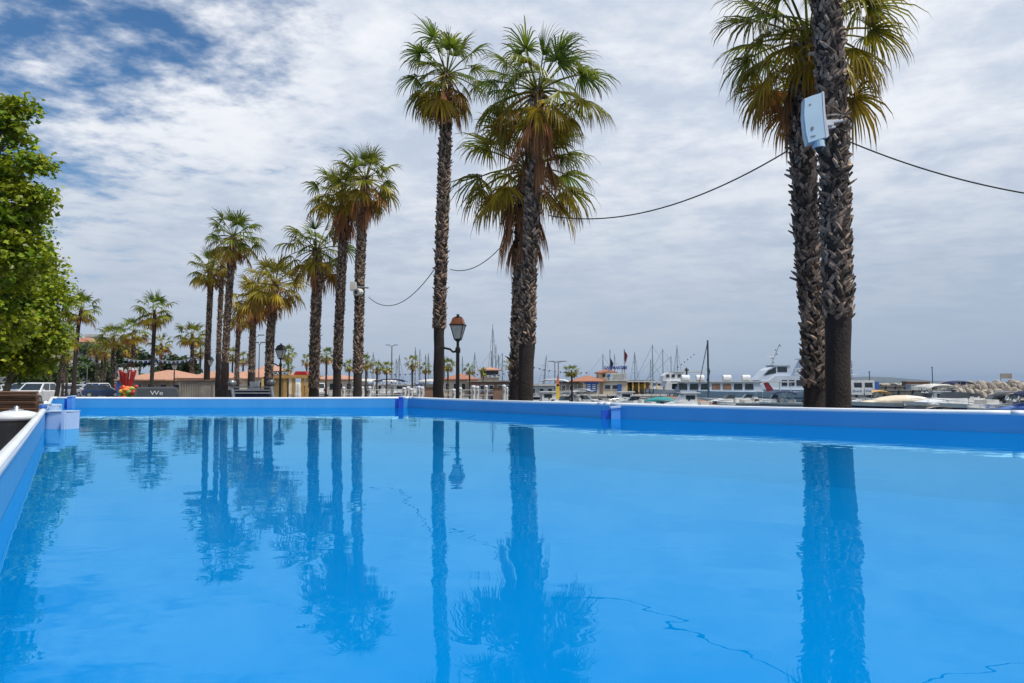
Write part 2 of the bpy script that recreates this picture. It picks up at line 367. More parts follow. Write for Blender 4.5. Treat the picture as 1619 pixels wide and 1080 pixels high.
# skimmer near the left corner
sk = thing('pool_skimmer', 'pale plastic skimmer basket hooked on the left pool rail half in the water', 'skimmer', (-4.38, 6.55, 1.0))
mb = MB(); D = 6.55; x0 = gx(77, D); x1 = gx(125, D)
arc = []
for k in range(9): a = R(200+k*70/8); arc.append((x0+.10+.14*math.cos(a)*.8, D+.06+.14*math.sin(a)))
outl = arc+[(x0+.20, D-.085), (x1-.05, D-.085), (x1-.012, D-.115), (x1, D-.11), (x1+.008, D+.05), (x1-.02, D+.09), (x0+.02, D+.11)]
mb = MB(); mb.prism(outl, .92, zat(652, D)); mb.build('body', skim_m, sk)
mb = MB(); mb.box((x0+x1)/2+.01, D-.005, zat(650, D), (x1-x0)-.03, .17, .012); mb.build('top_flange', skim_m, sk)
mb = MB(); mb.box(x1-.03, D-.125, 1.14, .03, .025, .33); mb.build('weir_guide', skim_m, sk)
mb = MB(); mb.box(x0+.02, D+.12, RIMZ-.01, .06, .10, .10); mb.box(x0-.045, D+.16, RIMZ+.052, .20, .09, .016, rz=-.55); mb.build('rail_hook', skim_m, sk)
mb = MB(); mb.tube([(x0+.015, D-.02, zat(643, D)), (x0+.015, D-.09, zat(643, D))], [.022, .018], 10); mb.build('screw_knob', M['blue'], sk)

# ------------------------------------------------------------------ palms
trunk_m = mat('palm_bark', (.040, .027, .022), (.016, .011, .010), 3, .9, bump=.6, bscale=30, stretch=(2, 2, .8))
boot_m = mat('palm_leaf_bases', (.36, .26, .19), (.045, .030, .024), 9, .85, island=.85, bump=.3, contrast=(.3, .7))
frond_m = leaf_mat('palm_fronds', (.11, .175, .013), (.40, .29, .022), (.17, .08, .015), (.32, .13, .035), .40, .34)
dead_m = leaf_mat('dead_palm_fronds', (.40, .19, .08), (.40, .19, .08), (.26, .11, .045), (.38, .18, .08), .25, .8)

def frond(mb, o, az, el, pl, br, rnd, segs, age, droop=1.0, spread=125, stem=True, low=False, asp=1.0):
    """costapalmate fan: stalk from o, then a pleated blade whose tips hang"""
    dirv = Vector((math.cos(az)*math.cos(el), math.sin(az)*math.cos(el), math.sin(el)))
    pts = [o.copy()]; d = dirv.copy(); n = 4; bend = .16*droop*math.cos(el)
    for k in range(n):
        d = (d+Vector((0, 0, -bend))).normalized(); pts.append(pts[-1]+d*pl/n)
    mb.col(min(1, age+.18), 0, 0)
    side = d.cross(Vector((0, 0, 1)))
    if side.length < .1: side = Vector((math.sin(az), -math.cos(az), 0))
    side.normalize()
    side = (Quaternion(d, rnd.uniform(-.55, .55)) @ side).normalized()
    nrm = side.cross(d).normalized()
    if stem:
        w0 = pl*.022+.008
        if low: mb.add([pts[0]-side*w0, pts[0]+side*w0, pts[-1]+side*w0*.5, pts[-1]-side*w0*.5], [(0, 1, 2, 3)])
        else: mb.tube(pts, [w0, w0*.8, w0*.7, w0*.6, w0*.5], 4, cap=False)
    base = pts[-1]; cup = rnd.uniform(.05, .65); fk = rnd.uniform(.85, 1.12)
    for i in range(segs):
        f = (i+.5)/segs*2-1; an = R(spread)*f; ln = br*fk*(1-.30*abs(f)**1.5)*rnd.uniform(.80, 1.12)
        ray = d*math.cos(an)+side*math.sin(an)*asp
        ray = (ray + nrm*(-cup*(f*f)*.8)).normalized()
        half = R(spread)/segs*.95
        if rnd.random() < .07 and not low: continue
        ws_ = [0.0, .38*half, .33*half, .17*half, 0]; ts = [.03, .38, .62, .84, 1.0]
        tang = (-d*math.sin(an)+side*math.cos(an)*asp).normalized(); tw = rnd.uniform(-.5, .5)
        fall = droop*rnd.uniform(.5, 1.25)*(.55+.5*math.cos(el))
        secs = []; p = base+ray*ln*ts[0]; cur = ray.copy()
        for k, t in enumerate(ts):
            if k:
                step = ln*(t-ts[k-1]); g_ = (0, .10, .42, 1.0, 1.5)[k]*fall
                cur = (cur+Vector((0, 0, -g_))).normalized(); p = p+cur*step
            w_ = (0.012*ln if k == 0 else ws_[k]*ln*1.0)
            lift = nrm*(w_*.45); tg = (tang+nrm*tw*(k/4)).normalized()
            secs.append((p, w_, lift, tg))
        vs = []; fs = []
        if low:
            for k, (p, w_, lf, tg) in enumerate(secs[:4]): vs += [p-tg*w_*1.15, p+tg*w_*1.15]
            vs.append(secs[4][0]); fs = [(0, 1, 3, 2), (2, 3, 5, 4), (4, 5, 7, 6), (6, 7, 8)]
            cols = [0, 0, .38, .38, .62, .62, .84, .84, 1]
        else:
            for k, (p, w_, lf, tg) in enumerate(secs[:4]): vs += [p-tg*w_+lf, p-lf*.4, p+tg*w_+lf]
            vs.append(secs[4][0])
            for k in range(3): a = k*3; fs += [(a, a+1, a+4, a+3), (a+1, a+2, a+5, a+4)]
            fs += [(9, 10, 12), (10, 11, 12)]
            cols = [0]*3+[.38]*3+[.62]*3+[.84]*3+[1]
        off = len(mb.v); mb.add(vs, fs); ag = min(1, max(0, age+rnd.uniform(-.08, .08)))
        for k, c in enumerate(cols): mb.c[off+k] = (ag, c*(1 if ag < .9 else .6), 0, 1)

def boot(mb, p, nrm, tang, w, ln, tw, rnd, out):
    up = Vector((0, 0, 1)); q = Quaternion(nrm, tw); u_ = q @ up; t_ = q @ tang
    a = p-t_*w*.5; b = p+t_*w*.5; m_ = p+u_*ln*.55+nrm*out*.55; e = p+u_*ln+nrm*out
    w2 = w*.62; w3 = w*rnd.uniform(.18, .45)
    vs = [a, b, m_+t_*w2*.5, m_-t_*w2*.5, e+t_*w3*.5, e-t_*w3*.5, p+nrm*.03*w/.1, m_+nrm*.028, e+nrm*.006,
          m_-nrm*.02]
    fs = [(0, 6, 7, 3), (6, 1, 2, 7), (3, 7, 8, 5), (7, 2, 4, 8), (3, 9, 0), (2, 1, 9), (3, 5, 4, 2, 9)]
    mb.add(vs, fs)

def palm(label, path, D, wpx, wbare, bare_y, cc, cr, seed, nf=44, age0=.0, skirt=16, skirt_len=.9, segs=26, low=False, elmin=-38, droop=1.0, boots=True, group='palm trees along the promenade', jag=1.0, spreadf=1.0, name='fan_palm'):
    rnd = random.Random(seed)
    s_ = D/FPX
    pts = [at(x, y, D) for x, y in path]
    # extend to the ground
    a, b = pts[0], pts[1]; k = (a.z)/(b.z-a.z) if b.z != a.z else 0
    base = Vector((a.x-(b.x-a.x)*k, D, 0)); ctr = at(cc[0], cc[1], D)
    allp = [base]+pts
    if allp[-1].z < ctr.z-.05: allp.append(ctr)
    t = thing(name, label, 'palm tree', base, group)
    zb = zat(bare_y, D); rb = wbare*s_/2; rt = wpx*s_/2*(.70 if D < 19 else .66)
    def pos(z):
        for i in range(len(allp)-1):
            if allp[i+1].z >= z or i == len(allp)-2:
                f = (z-allp[i].z)/max(1e-6, allp[i+1].z-allp[i].z); return allp[i].lerp(allp[i+1], f)
    H = allp[-1].z; nz = 10 if low else int(H/.3)+2; zs = [H*i/nz for i in range(nz+1)]
    # smooth path
    cs = [pos(z) for z in zs]
    for _ in range(3): cs = [cs[0]]+[(cs[i-1]+cs[i]*2+cs[i+1])/4 for i in range(1, len(cs)-1)]+[cs[-1]]
    def cen(z):
        f = z/H*nz; i = min(int(f), nz-1); return cs[i].lerp(cs[i+1], f-i)
    def rad(z):
        r = rb*(1.25 if z < .3 else 1.08 if z < .8 else 1.0)
        if z > zb: r = rb+(rt-rb)*min(1, (z-zb)/.25)
        if z > H-1.2: r *= 1-.25*(z-(H-1.2))/1.2
        return r
    mb = MB(); mb.tube([cen(z)+Vector((rnd.uniform(-.01, .01), 0, 0)) for z in zs], [rad(z)*rnd.uniform(.96, 1.05) for z in zs], 7 if low else 14)
    mb.build('trunk', trunk_m, t, smooth=True)
    if boots:
        mb = MB(); z = zb; row = 0; w_ = max(.078, rt*.52); dz = w_*.72; n_ = max(6, int(2*math.pi*rt/(w_*.85)))
        if low: dz = w_*1.5; n_ = 5
        while z < H-.15:
            r = rad(z+.05)*.97; c = cen(z)
            for k_ in range(n_):
                an = 2*math.pi*(k_+.5*(row % 2))/n_+rnd.uniform(-.14, .14); nr = Vector((math.cos(an), math.sin(an), 0)); tg = Vector((-math.sin(an), math.cos(an), 0))
                out = rnd.uniform(.15, .62)*w_*jag
                if rnd.random() < .05: out *= 2.0
                if rnd.random() < .12: continue
                if z < zb+.55: out *= rnd.uniform(.8, 1.6)
                boot(mb, c+nr*r*.94+Vector((0, 0, rnd.uniform(-.3, .3)*dz)), nr, tg, w_*rnd.uniform(.8, 1.3), w_*rnd.uniform(1.1, 1.9), rnd.choice((-1, 1))*rnd.uniform(.25, 1.05), rnd, out)
            z += dz*rnd.uniform(.85, 1.15); row += 1
        mb.build('leaf_base_sheath', boot_m, t)
    crm = cr*s_; top = cs[-1]
    pl = crm*.64; br = crm*.61; nf = int(nf*1.05)
    mb = MB()
    for i in range(nf):
        f = (i+.5)/nf; el = R(82-(82-elmin)*f**.85+rnd.uniform(-7, 7)); az = i*2.39996+rnd.uniform(-.3, .3)
        age = age0+max(0, f-.50)*1.1+rnd.uniform(-.06, .10)
        if f > .80 and rnd.random() < .6: age = max(age, rnd.uniform(.6, 1.0))
        k_ = rnd.uniform(.82, 1.12); o_ = top+Vector((math.cos(az), math.sin(az), 0))*rt*.4+Vector((0, 0, -.25*f*crm*.5))
        frond(mb, o_, az, el, pl*k_*(1-.25*(f < .15)), br*k_*spreadf, rnd, segs, age, droop*(.45+.75*f), 118 if f > .1 else 60, low=low)
    mb.build('crown', frond_m, t)
    if skirt:
        mb = MB()
        for i in range(skirt):
            f = i/skirt; az = i*2.39996+rnd.uniform(-.4, .4); zo = top.z-.12*crm-f*skirt_len*crm*.55
            c = cen(max(.5, zo)); o_ = Vector((c.x+math.cos(az)*rt*.8, c.y+math.sin(az)*rt*.8, zo))
            frond(mb, o_, az, R(rnd.uniform(-78, -48)), pl*.55*rnd.uniform(.6, 1.1), br*rnd.uniform(.7, 1.05)*min(1.2, skirt_len), rnd, max(7, segs//2), rnd.uniform(.85, 1.0), 1.2, 42, low=low, asp=.55)
        mb.build('dead_fronds', dead_m, t)
    return t

pp = 'palm trees along the promenade'
palm('tall palm with near black bare lower trunk carrying the white antenna panel, closest palm', [(1325, 640), (1325, 505), (1318, 200), (1307, 0), (1298, -180), (1296, -340)], 9.0, 55, 38, 503, (1296, -360), 170, 11, nf=40, skirt=10, jag=1.15)
palm('palm with brown shaggy trunk standing directly behind the closest palm', [(1289, 640), (1290, 560), (1280, 440), (1272, 330), (1268, 200), (1270, 100)], 10.4, 46, 34, 612, (1277, 55), 157, 12, nf=42, age0=.16, skirt=12, skirt_len=.9, segs=38, elmin=-26, droop=1.25, jag=1.3)
palm('tall palm with grey trunk and full crown, front one of the middle pair', [(831, 630), (833, 540), (838, 400), (845, 260), (848, 180)], 14.0, 30, 25, 545, (850, 138), 108, 13, nf=38, skirt=18, skirt_len=1.3, segs=32, elmin=-30, droop=1.2)
palm('shorter palm with long dead brown skirt, rear one of the middle pair', [(817, 630), (818, 540), (823, 400), (828, 300)], 15.6, 26, 22, 600, (833, 262), 112, 14, nf=34, age0=.10, skirt=24, skirt_len=1.2, segs=30, elmin=-25, droop=1.15)
palm('tall slender palm with round crown right beside the copper topped street lamp', [(693, 627), (694, 530), (699, 360), (704, 230), (706, 160)], 18.5, 24, 17, 520, (706, 114), 75, 15, nf=38, skirt=18, skirt_len=1.0, segs=26, elmin=-58, jag=1.2)
palm('tall palm with two small white camera boxes strapped to its trunk', [(565, 627), (567, 530), (570, 400), (576, 310)], 25.0, 20, 14, 590, (578, 280), 58, 16, nf=38, skirt=16, skirt_len=1.2, segs=20, age0=.06)
palm('palm with slightly curved trunk and orange brown skirt just left of the camera box palm', [(532, 627), (535, 540), (540, 430), (545, 340)], 26.5, 19, 13, 585, (541, 305), 54, 17, nf=34, skirt=20, skirt_len=1.2, segs=20, age0=.12)
palm('palm with sparse drooping crown and dangling dead fronds, left of the curved trunk palm', [(496, 627), (498, 530), (501, 460), (503, 420)], 28.0, 21, 16, 615, (500, 392), 58, 18, nf=30, skirt=12, segs=20, age0=.06, droop=1.3)
palm('palm with wide yellow green crown beside the second street lamp', [(424, 627), (427, 540), (432, 470)], 33.0, 17, 14, 600, (434, 448), 50, 19, nf=42, skirt=14, segs=18, age0=.30)
palm('palm with dark green starry crown, tallest of the left cluster', [(354, 627), (358, 530), (366, 410)], 35.0, 14, 12, 575, (369, 372), 46, 20, nf=38, skirt=12, segs=18)
palm('palm with reddish trunk, leftmost of the left cluster', [(326, 627), (329, 540), (333, 450)], 42.0, 11, 9, 560, (331, 425), 34, 21, nf=34, skirt=8, segs=14, age0=.08)
palm('thin palm hidden between the leftmost and tallest palms of the left cluster', [(344, 627), (346, 540), (350, 450)], 41.0, 9, 8, 560, (351, 418), 26, 22, nf=26, skirt=6, segs=14, age0=.2)
palm('palm with mostly withered golden brown crown right of the left cluster', [(397, 627), (398, 560), (401, 500)], 39.0, 12, 11, 590, (402, 470), 42, 23, nf=34, skirt=18, segs=16, age0=.48)
palm('small palm low behind the tallest palm of the left cluster', [(374, 627), (375, 560), (378, 515)], 48.0, 9, 8, 600, (380, 498), 28, 24, nf=28, skirt=8, segs=12, age0=.1)
palm('palm with bushy dark crown leaning at the edge of the plane tree foliage', [(116, 627), (118, 580), (123, 520), (127, 495)], 60.0, 9, 9, 615, (129, 487), 29, 25, nf=30, skirt=3, segs=12, boots=False, low=True)
palm('tall palm standing behind the red flared ride tower', [(239, 627), (242, 560), (245, 505)], 62.0, 9, 8, 615, (244, 490), 31, 26, nf=28, skirt=3, segs=12, low=True, boots=False)

# far palms: three shapes, copied
gpf = 'small palms in the distance'
def far_proto(seed, nf, age0, skirt):
    return palm('', [(809, 607), (810, 520), (811, 440)], 20.0, 20, 16, 600, (811, 415), 62, seed, nf=nf, age0=age0, skirt=skirt, segs=12, low=True, group=gpf)
protos = [far_proto(31, 24, .0, 4), far_proto(32, 20, .1, 8), far_proto(33, 28, .05, 2)]
PH = zat(415, 20.0)
used = set()
def far_palm(k, px, cy, D, label, wide=1.0, lean=0):
    H = zat(cy, D); src = protos[k]
    o = src if k not in used else copy_tree(src); used.add(k)
    s_ = H/PH; place(o, (gx(px, D), D, 0), random.Random(px*7+cy).uniform(0, 6), (s_*wide, s_*wide, s_), label)
    if lean: o.rotation_euler = (0, lean, 0)
for a in [
 (0, 93, 528, 52, 'palm with leaning thick trunk half hidden by the plane tree', 1.0, .10),
 (1, 103, 560, 66, 'short palm right of the leaning thick palm', .9), (2, 109, 555, 72, 'slim palm wedged between the leaning palm and the bushy dark one', .8),
 (0, 80, 585, 62, 'short thin palm trunk under the left plane tree foliage', .6),
 (1, 156, 546, 92, 'left palm of the close clump in front of the hillside houses', 1.0), (2, 164, 556, 96, 'middle palm of the close clump in front of the hillside houses', 1.0),
 (0, 168, 550, 88, 'right palm of the close clump in front of the hillside houses', .9),
 (2, 181, 531, 84, 'palm left of the red ride tower with flat topped crown', 1.1), (0, 213, 522, 76, 'palm rising directly behind the red ride tower', 1.15),
 (1, 206, 548, 84, 'short palm peeping out behind the red ride tower', 1.0), (1, 257, 543, 82, 'short palm right of the tall palm behind the ride tower', 1.1),
 (2, 306, 528, 82, 'palm standing alone left of the left cluster', 1.1), (0, 318, 552, 98, 'short palm touching the left cluster from the left', .9),
 (1, 386, 566, 96, 'short palm visible between the cluster trunks', .9), (2, 369, 560, 102, 'small palm glimpsed between two thick cluster trunks', .8),
 (2, 457, 558, 88, 'palm just right of the second street lamp', .8), (0, 457, 580, 62, 'low spiky palm below the crown right of the second street lamp', .75),
 (0, 517, 561, 76, 'palm seen in the gap left of the curved trunk palm', .9), (1, 486, 568, 96, 'small palm peeking out left of the sparse drooping palm', .8),
 (2, 553, 577, 74, 'small palm in the gap between the camera box palm and its neighbour', .9), (0, 580, 571, 62, 'palm just right of the camera box palm trunk', .95),
 (1, 597, 580, 66, 'left one of two round headed palms by the white yachts', .9), (2, 612, 580, 67, 'right one of two round headed palms by the white yachts', .9),
 (1, 653, 571, 58, 'palm with ragged double crown midway to the street lamp', .9), (0, 674, 581, 72, 'tiny palm just left of the tall slender palm', .9),
 (2, 709, 576, 66, 'small palm between the tall slender palm and the lamp post', .9), (0, 743, 583, 62, 'low palm right of the lamp post by the tiled roof', .9),
 (1, 806, 575, 84, 'small palm poking out left of the middle pair', .9), (2, 764, 588, 70, 'dark little palm in front of the watch tower', .6),
 (2, 904, 586, 58, 'single palm standing before the blue doored harbour office', 1.15)]:
    far_palm(*a)

# ------------------------------------------------------------------ plane trees
pl_leaf = leaf_mat('plane_leaves', (.10, .20, .007), (.34, .37, .014), (.14, .22, .012), (.12, .08, .02), .42, .45)
bark = mat('plane_bark', (.20, .17, .12), (.09, .075, .05), 5, .9, bump=.5)
def leafy(label, base, lobes, trunk_r, seed, nclump, nleaf, lsz, name='plane_tree', cat='tree', lm=None, tops=None, clr=.42, group=None):
    rnd = random.Random(seed); lm = lm or pl_leaf; base = Vector(base)
    t = thing(name, label, cat, base, group)
    top = Vector(tops) if tops else Vector((base.x, base.y, lobes[0][2]))
    mb = MB(); n = 7; pts = [base.lerp(top, i/n)+Vector((rnd.uniform(-.1, .1), rnd.uniform(-.1, .1), 0))*(i > 0) for i in range(n+1)]
    mb.tube(pts, [trunk_r*(1.25 if i == 0 else 1-.75*i/n) for i in range(n+1)], 10); mb.build('trunk', bark, t, smooth=True)
    bm = MB(); lf = MB()
    tot = sum(l_[3]*l_[4]*l_[5] for l_ in lobes)
    for (cx, cy, cz, rx, ry, rz) in lobes:
        c = Vector((cx, cy, cz)); st = pts[rnd.randint(3, n)]
        mid = st.lerp(c, .5)+Vector((0, 0, rz*.1)); bm.tube([st, mid, c], [trunk_r*.30, trunk_r*.2, trunk_r*.1], 6)
        for q in range(max(14 if rx < 1.2 else 3, int(nclump*rx*ry*rz/tot))):
            dv = Vector((rnd.gauss(0, 1), rnd.gauss(0, 1), rnd.gauss(0, 1))).normalized(); rr = rnd.uniform(.45, 1.0)**.5*rnd.uniform(.85, 1.15)
            p = c+Vector((dv.x*rx, dv.y*ry, dv.z*rz))*rr
            if rnd.random() < .5: bm.tube([c.lerp(p, .1), c.lerp(p, .6)+Vector((0, 0, .05)), p], [trunk_r*.09, trunk_r*.05, .008], 4, cap=False)
            hue = rnd.random()
            for k in range(nleaf):
                e = Vector((rnd.gauss(0, .5), rnd.gauss(0, .5), rnd.gauss(0, .36)))*clr; lp = p+e
                nn = (Vector((rnd.gauss(0, .8), rnd.gauss(0, .8)-.25, .8))+e*.8).normalized()
                a1 = nn.cross(Vector((rnd.uniform(-1, 1), rnd.uniform(-1, 1), .1))).normalized(); b1 = nn.cross(a1); s_ = lsz*rnd.uniform(.45, 1.4)
                lf.col(min(.6, max(0, hue*.55+rnd.uniform(-.1, .12))), rnd.random()*.5, 0)
                lf.add([lp-a1*s_*.5, lp-a1*s_*.1+b1*s_*.52-nn*s_*.1, lp+a1*s_*.15+b1*s_*.22, lp+a1*s_*.62-nn*s_*.12, lp+a1*s_*.15-b1*s_*.22, lp-a1*s_*.1-b1*s_*.52-nn*s_*.1], [(0, 5, 4, 3, 2, 1)])
    bm.build('limbs', bark, t); lf.build('crown', lm, t)
    return t
def lb(px, py, D, rpx, rpy, rd): p = at(px, py, D); return (p.x, p.y, p.z, rpx*D/FPX, rd, rpy*D/FPX)
D1 = 15.5
leafy('large bright green plane tree filling the left edge, nearest tree', (gx(-130, D1), D1, 0),
      [lb(-150, 330, D1, 120, 130, 2.2), lb(-35, 210, D1, 62, 48, 1.2), lb(-35, 320, D1, 85, 50, 1.5), lb(-50, 420, D1, 90, 60, 1.6), lb(-75, 510, D1, 105, 60, 1.6), lb(-180, 230, D1, 80, 80, 1.5),
       lb(22, 172, D1, 26, 14, .4), lb(14, 205, D1, 30, 14, .5), lb(48, 262, D1, 26, 14, .5), lb(60, 310, D1, 20, 12, .4), lb(20, 290, D1, 34, 20, .6), lb(28, 345, D1, 26, 16, .5), lb(40, 405, D1, 24, 22, .6), lb(15, 370, D1, 34, 26, .7), lb(0, 240, D1, 40, 30, .7)],
      .22, 5, 800, 34, .125, tops=at(-80, 330, D1), clr=.27)
D2 = 22.0
leafy('plane tree with lower golden green crown between the nearest plane tree and the palms', (gx(12, D2), D2, 0),
      [lb(30, 520, D2, 60, 50, 1.8), lb(15, 572, D2, 50, 18, 1.4), lb(55, 470, D2, 38, 42, 1.2), lb(20, 430, D2, 60, 50, 1.6), lb(-10, 540, D2, 70, 40, 1.6), lb(70, 520, D2, 22, 34, 1.0), lb(22, 385, D2, 40, 50, 1.2)],
      .13, 6, 620, 40, .14, tops=at(30, 480, D2), clr=.42)
# ------------------------------------------------------------------ street lamps
def street_lamp(label, px, pytop, D, arm=0, rm='iron'):
    zt = zat(pytop, D); x = gx(px, D); t = thing('street_lamp', label, 'street lamp', (x, D, 0), 'old fashioned lanterns along the promenade')
    hl = .64; z0 = zt-hl                       # lantern spans z0..zt
    mb = MB(); mb.lathe([(.13, 0), (.13, .08), (.09, .14), (.085, .75), (.065, .82), (.05, .95), (.046, z0-.28), (.06, z0-.26), (.06, z0-.22), (.035, z0-.18), (.035, z0-.06), (.075, z0-.03), (.075, z0)], x, D, 12)
    mb.build('post', M['iron'], t, smooth=False)
    n = 4; ph = R(38); r0, r1 = .11, .235; zc = z0+.36
    mb = MB()
    for k in range(n):
        a = 2*math.pi*k/n+ph; b = a+2*math.pi/n
        p0 = (x+r0*math.cos(a), D+r0*math.sin(a), z0); p1 = (x+r1*math.cos(a), D+r1*math.sin(a), zc); mb.tube([p0, p1], .012, 5)
        q1 = (x+r1*math.cos(b), D+r1*math.sin(b), zc); q0 = (x+r0*math.cos(b), D+r0*math.sin(b), z0); mb.tube([p1, q1], .016, 5); mb.tube([p0, q0], .014, 5)
    mb.lathe([(r1+.035, zc-.012), (r1+.035, zc+.015), (r1-.01, zc+.02)], x, D, 4, ph=ph)
    mb.lathe([(.11, zt-.09), (.11, zt-.07), (.05, zt-.055), (.025, zt-.03), (.055, zt-.015), (.03, zt)], x, D, 8)
    mb.build('lantern_frame', M['iron'], t)
    for k in range(n):
        a = 2*math.pi*k/n+ph; b = a+2*math.pi/n; i = .97
        mb = MB(); mb.quad((x+r0*i*math.cos(a), D+r0*i*math.sin(a), z0+.01), (x+r0*i*math.cos(b), D+r0*i*math.sin(b), z0+.01), (x+r1*i*math.cos(b), D+r1*i*math.sin(b), zc-.01), (x+r1*i*math.cos(a), D+r1*i*math.sin(a), zc-.01))
        mb.build('pane', M['frost'], t)
    mb = MB(); mb.lathe([(r1+.02, zc+.02), (r1-.02, zc+.07), (r1-.07, zt-.10), (.10, zt-.08)], x, D, 4, ph=ph); mb.build('lantern_roof', M[rm], t)
    if arm:
        mb = MB(); za = z0-.29; mb.tube([(x, D, za), (x+arm*.12, D, za-.03), (x+arm*.2, D, za+.04), (x+arm*.42, D, za+.09), (x+arm*.55, D+.2, za+.1)], .028, 6)
        mb.lathe([(.065, za-.05), (.07, za), (.065, za+.06)], x, D, 8); mb.build('side_arm', M['iron'], t)
    return t
street_lamp('street lamp with copper coloured lantern roof beside the tall slender palm', 724, 497, 17.3, -1, 'rust')
street_lamp('black street lamp standing just right of the yellow green crowned palm', 445, 543, 29.0, -1)
street_lamp('black street lamp standing between the trunks of the left palm cluster', 333, 562, 42.0)
street_lamp('small distant street lamp in front of the orange roofed pavilion', 278, 572, 55.0)

# ------------------------------------------------------------------ antenna panel, camera boxes, cables
D = 8.62; c = at(1288, 190, D); t = thing('antenna_panel', 'tilted pale blue white antenna panel with knob below strapped high on the closest palm', 'antenna', tuple(c))
def P2(px, py, dy=0): return tuple(at(px, py, D)+Vector((0, dy, 0)))
panel_m = mat('antenna_shell', (.50, .66, .76), (.42, .58, .70), 2, .4); edge_m = mat('antenna_edge', (.74, .73, .76), None, 3, .4)
def loft(secs, mb):
    n = len(secs[0]); vs = [p for s_ in secs for p in s_]
    fs = [(i*n+k, i*n+(k+1) % n, (i+1)*n+(k+1) % n, (i+1)*n+k) for i in range(len(secs)-1) for k in range(n)]
    mb.add(vs, fs+[tuple(range(n))[::-1], tuple((len(secs)-1)*n+k for k in range(n))])
mb = MB()
fr_ = [(1269, 158), (1284, 152), (1297, 148), (1297, 150), (1299, 180), (1304, 220), (1290, 224), (1275, 229), (1271, 212), (1268, 185)]
loft([[P2(x, y, -.02) for x, y in fr_], [P2(1286+(x-1286)*.94, 190+(y-190)*.97, -.05) for x, y in fr_]], mb)
loft([[P2(x, y, -.02) for x, y in fr_], [P2(x+4, y-1, .12) for x, y in fr_]], mb); mb.build('shell', panel_m, t)
mb = MB(); ed = [(1297, 147), (1300, 148), (1302, 180), (1308, 217), (1303, 221), (1299, 185)]
loft([[P2(x, y, -.055) for x, y in ed], [P2(x, y, .13) for x, y in ed]], mb); mb.build('side_flange', edge_m, t)
mb = MB(); mb.tube([P2(1295, 223, .02), P2(1296, 233, .02)], .075, 14); mb.build('foot', panel_m, t)
mb = MB(); mb.tube([P2(1296, 233, .02), P2(1296.5, 240, .02)], [.055, .035], 12); mb.build('foot_lens', M['glass'], t)
mb = MB(); mb.tube([P2(1281.5, 205, -.050), P2(1281.5, 205, -.058)], .02, 12); mb.build('round_badge', M['grey'], t)
mb = MB()
for x0_, y0_, ww in ((1280, 218, 8), (1277, 168, 4)):
    for k in range(ww//2): mb.box(*P2(x0_+k*2, y0_-k*.4, -.054), .011, .004, .012)
mb.build('lettering', M['grey'], t)
mb = MB(); mb.tube([P2(1303, 191, .1), P2(1338, 186, .1)], .022, 6); mb.tube([P2(1308, 199, .1), P2(1326, 196, .1)], .018, 6); mb.box(*P2(1314, 192, .06), .10, .05, .07); mb.build('strap_bracket', M['white'], t)
mb = MB()
for zz in (at(1320, 191, 9.0).z, at(1320, 199, 9.0).z):
    cx_ = gx(1319, 9.0); mb.tube([(cx_+.212*math.cos(k*math.pi/12), 9.0+.212*math.sin(k*math.pi/12), zz) for k in range(25)], .011, 4, cap=False)
mb.build('fixing_strap', M['steel'], t)
mb = MB(); pts = [P2(1326, 189, -.02)]+[P2(1336+13*math.sin(a), 195-12*math.cos(a), .02) for a in [k*math.pi/8 for k in range(9)]]+[P2(1326, 204, -.02)]
mb.tube(pts, .012, 6); mb.build('cable_loop', M['cable'], t)

D = 24.6; t = thing('camera_box', 'two small white camera boxes strapped to the tall palm above the promenade', 'camera', tuple(at(563, 457, D)))
a = at(559, 453, D); b = at(566, 462, D)
mb = MB(); mb.box(a.x, D-.05, a.z, .20, .22, .30); mb.build('housing', M['offwhite'], t)
mb = MB(); mb.tube([(b.x-.02, D-.18, b.z-.02), (b.x+.05, D+.15, b.z+.02)], [.13, .13], 12); mb.build('camera_head', M['offwhite'], t)
mb = MB(); mb.tube([(b.x-.03, D-.19, b.z-.022), (b.x-.022, D-.21, b.z-.024)], .07, 12); mb.build('lens', M['glass'], t)
mb = MB(); mb.tube([(a.x, D, a.z), (b.x+.3, D+.35, a.z)], .03, 6); mb.build('bracket', M['grey'], t)

def cable(label, a, b, sagv, r=.012, n=24):
    a = Vector(a); b = Vector(b); mb = MB(); o_ = (a+b)/2
    pts = [a.lerp(b, i/n)-Vector((0, 0, sagv*4*(i/n)*(1-i/n))) for i in range(n+1)]
    mb.tube(pts, r, 5); o = mb.build('overhead_cable', M['cable'], None, loc=o_); tag(o, label, 'cable', 'overhead cables between the palms'); return o
cable('thin cable sagging between the camera box palm and the slender palm', at(583, 470, 24.7), at(686, 427, 18.5), .60, .012)
cable('thin cable sagging between the slender palm and the middle pair of palms', at(712, 426, 18.5), at(812, 366, 15.6), .33, .011)
cable('long black cable sagging between the middle palms and the two closest palms', at(868, 341, 14.1), at(1246, 238, 10.3), .42, .012)
cable('black cable leaving the closest palm towards the upper right edge', at(1338, 222, 9.1), at(1760, 322, 8.2), .16, .010)

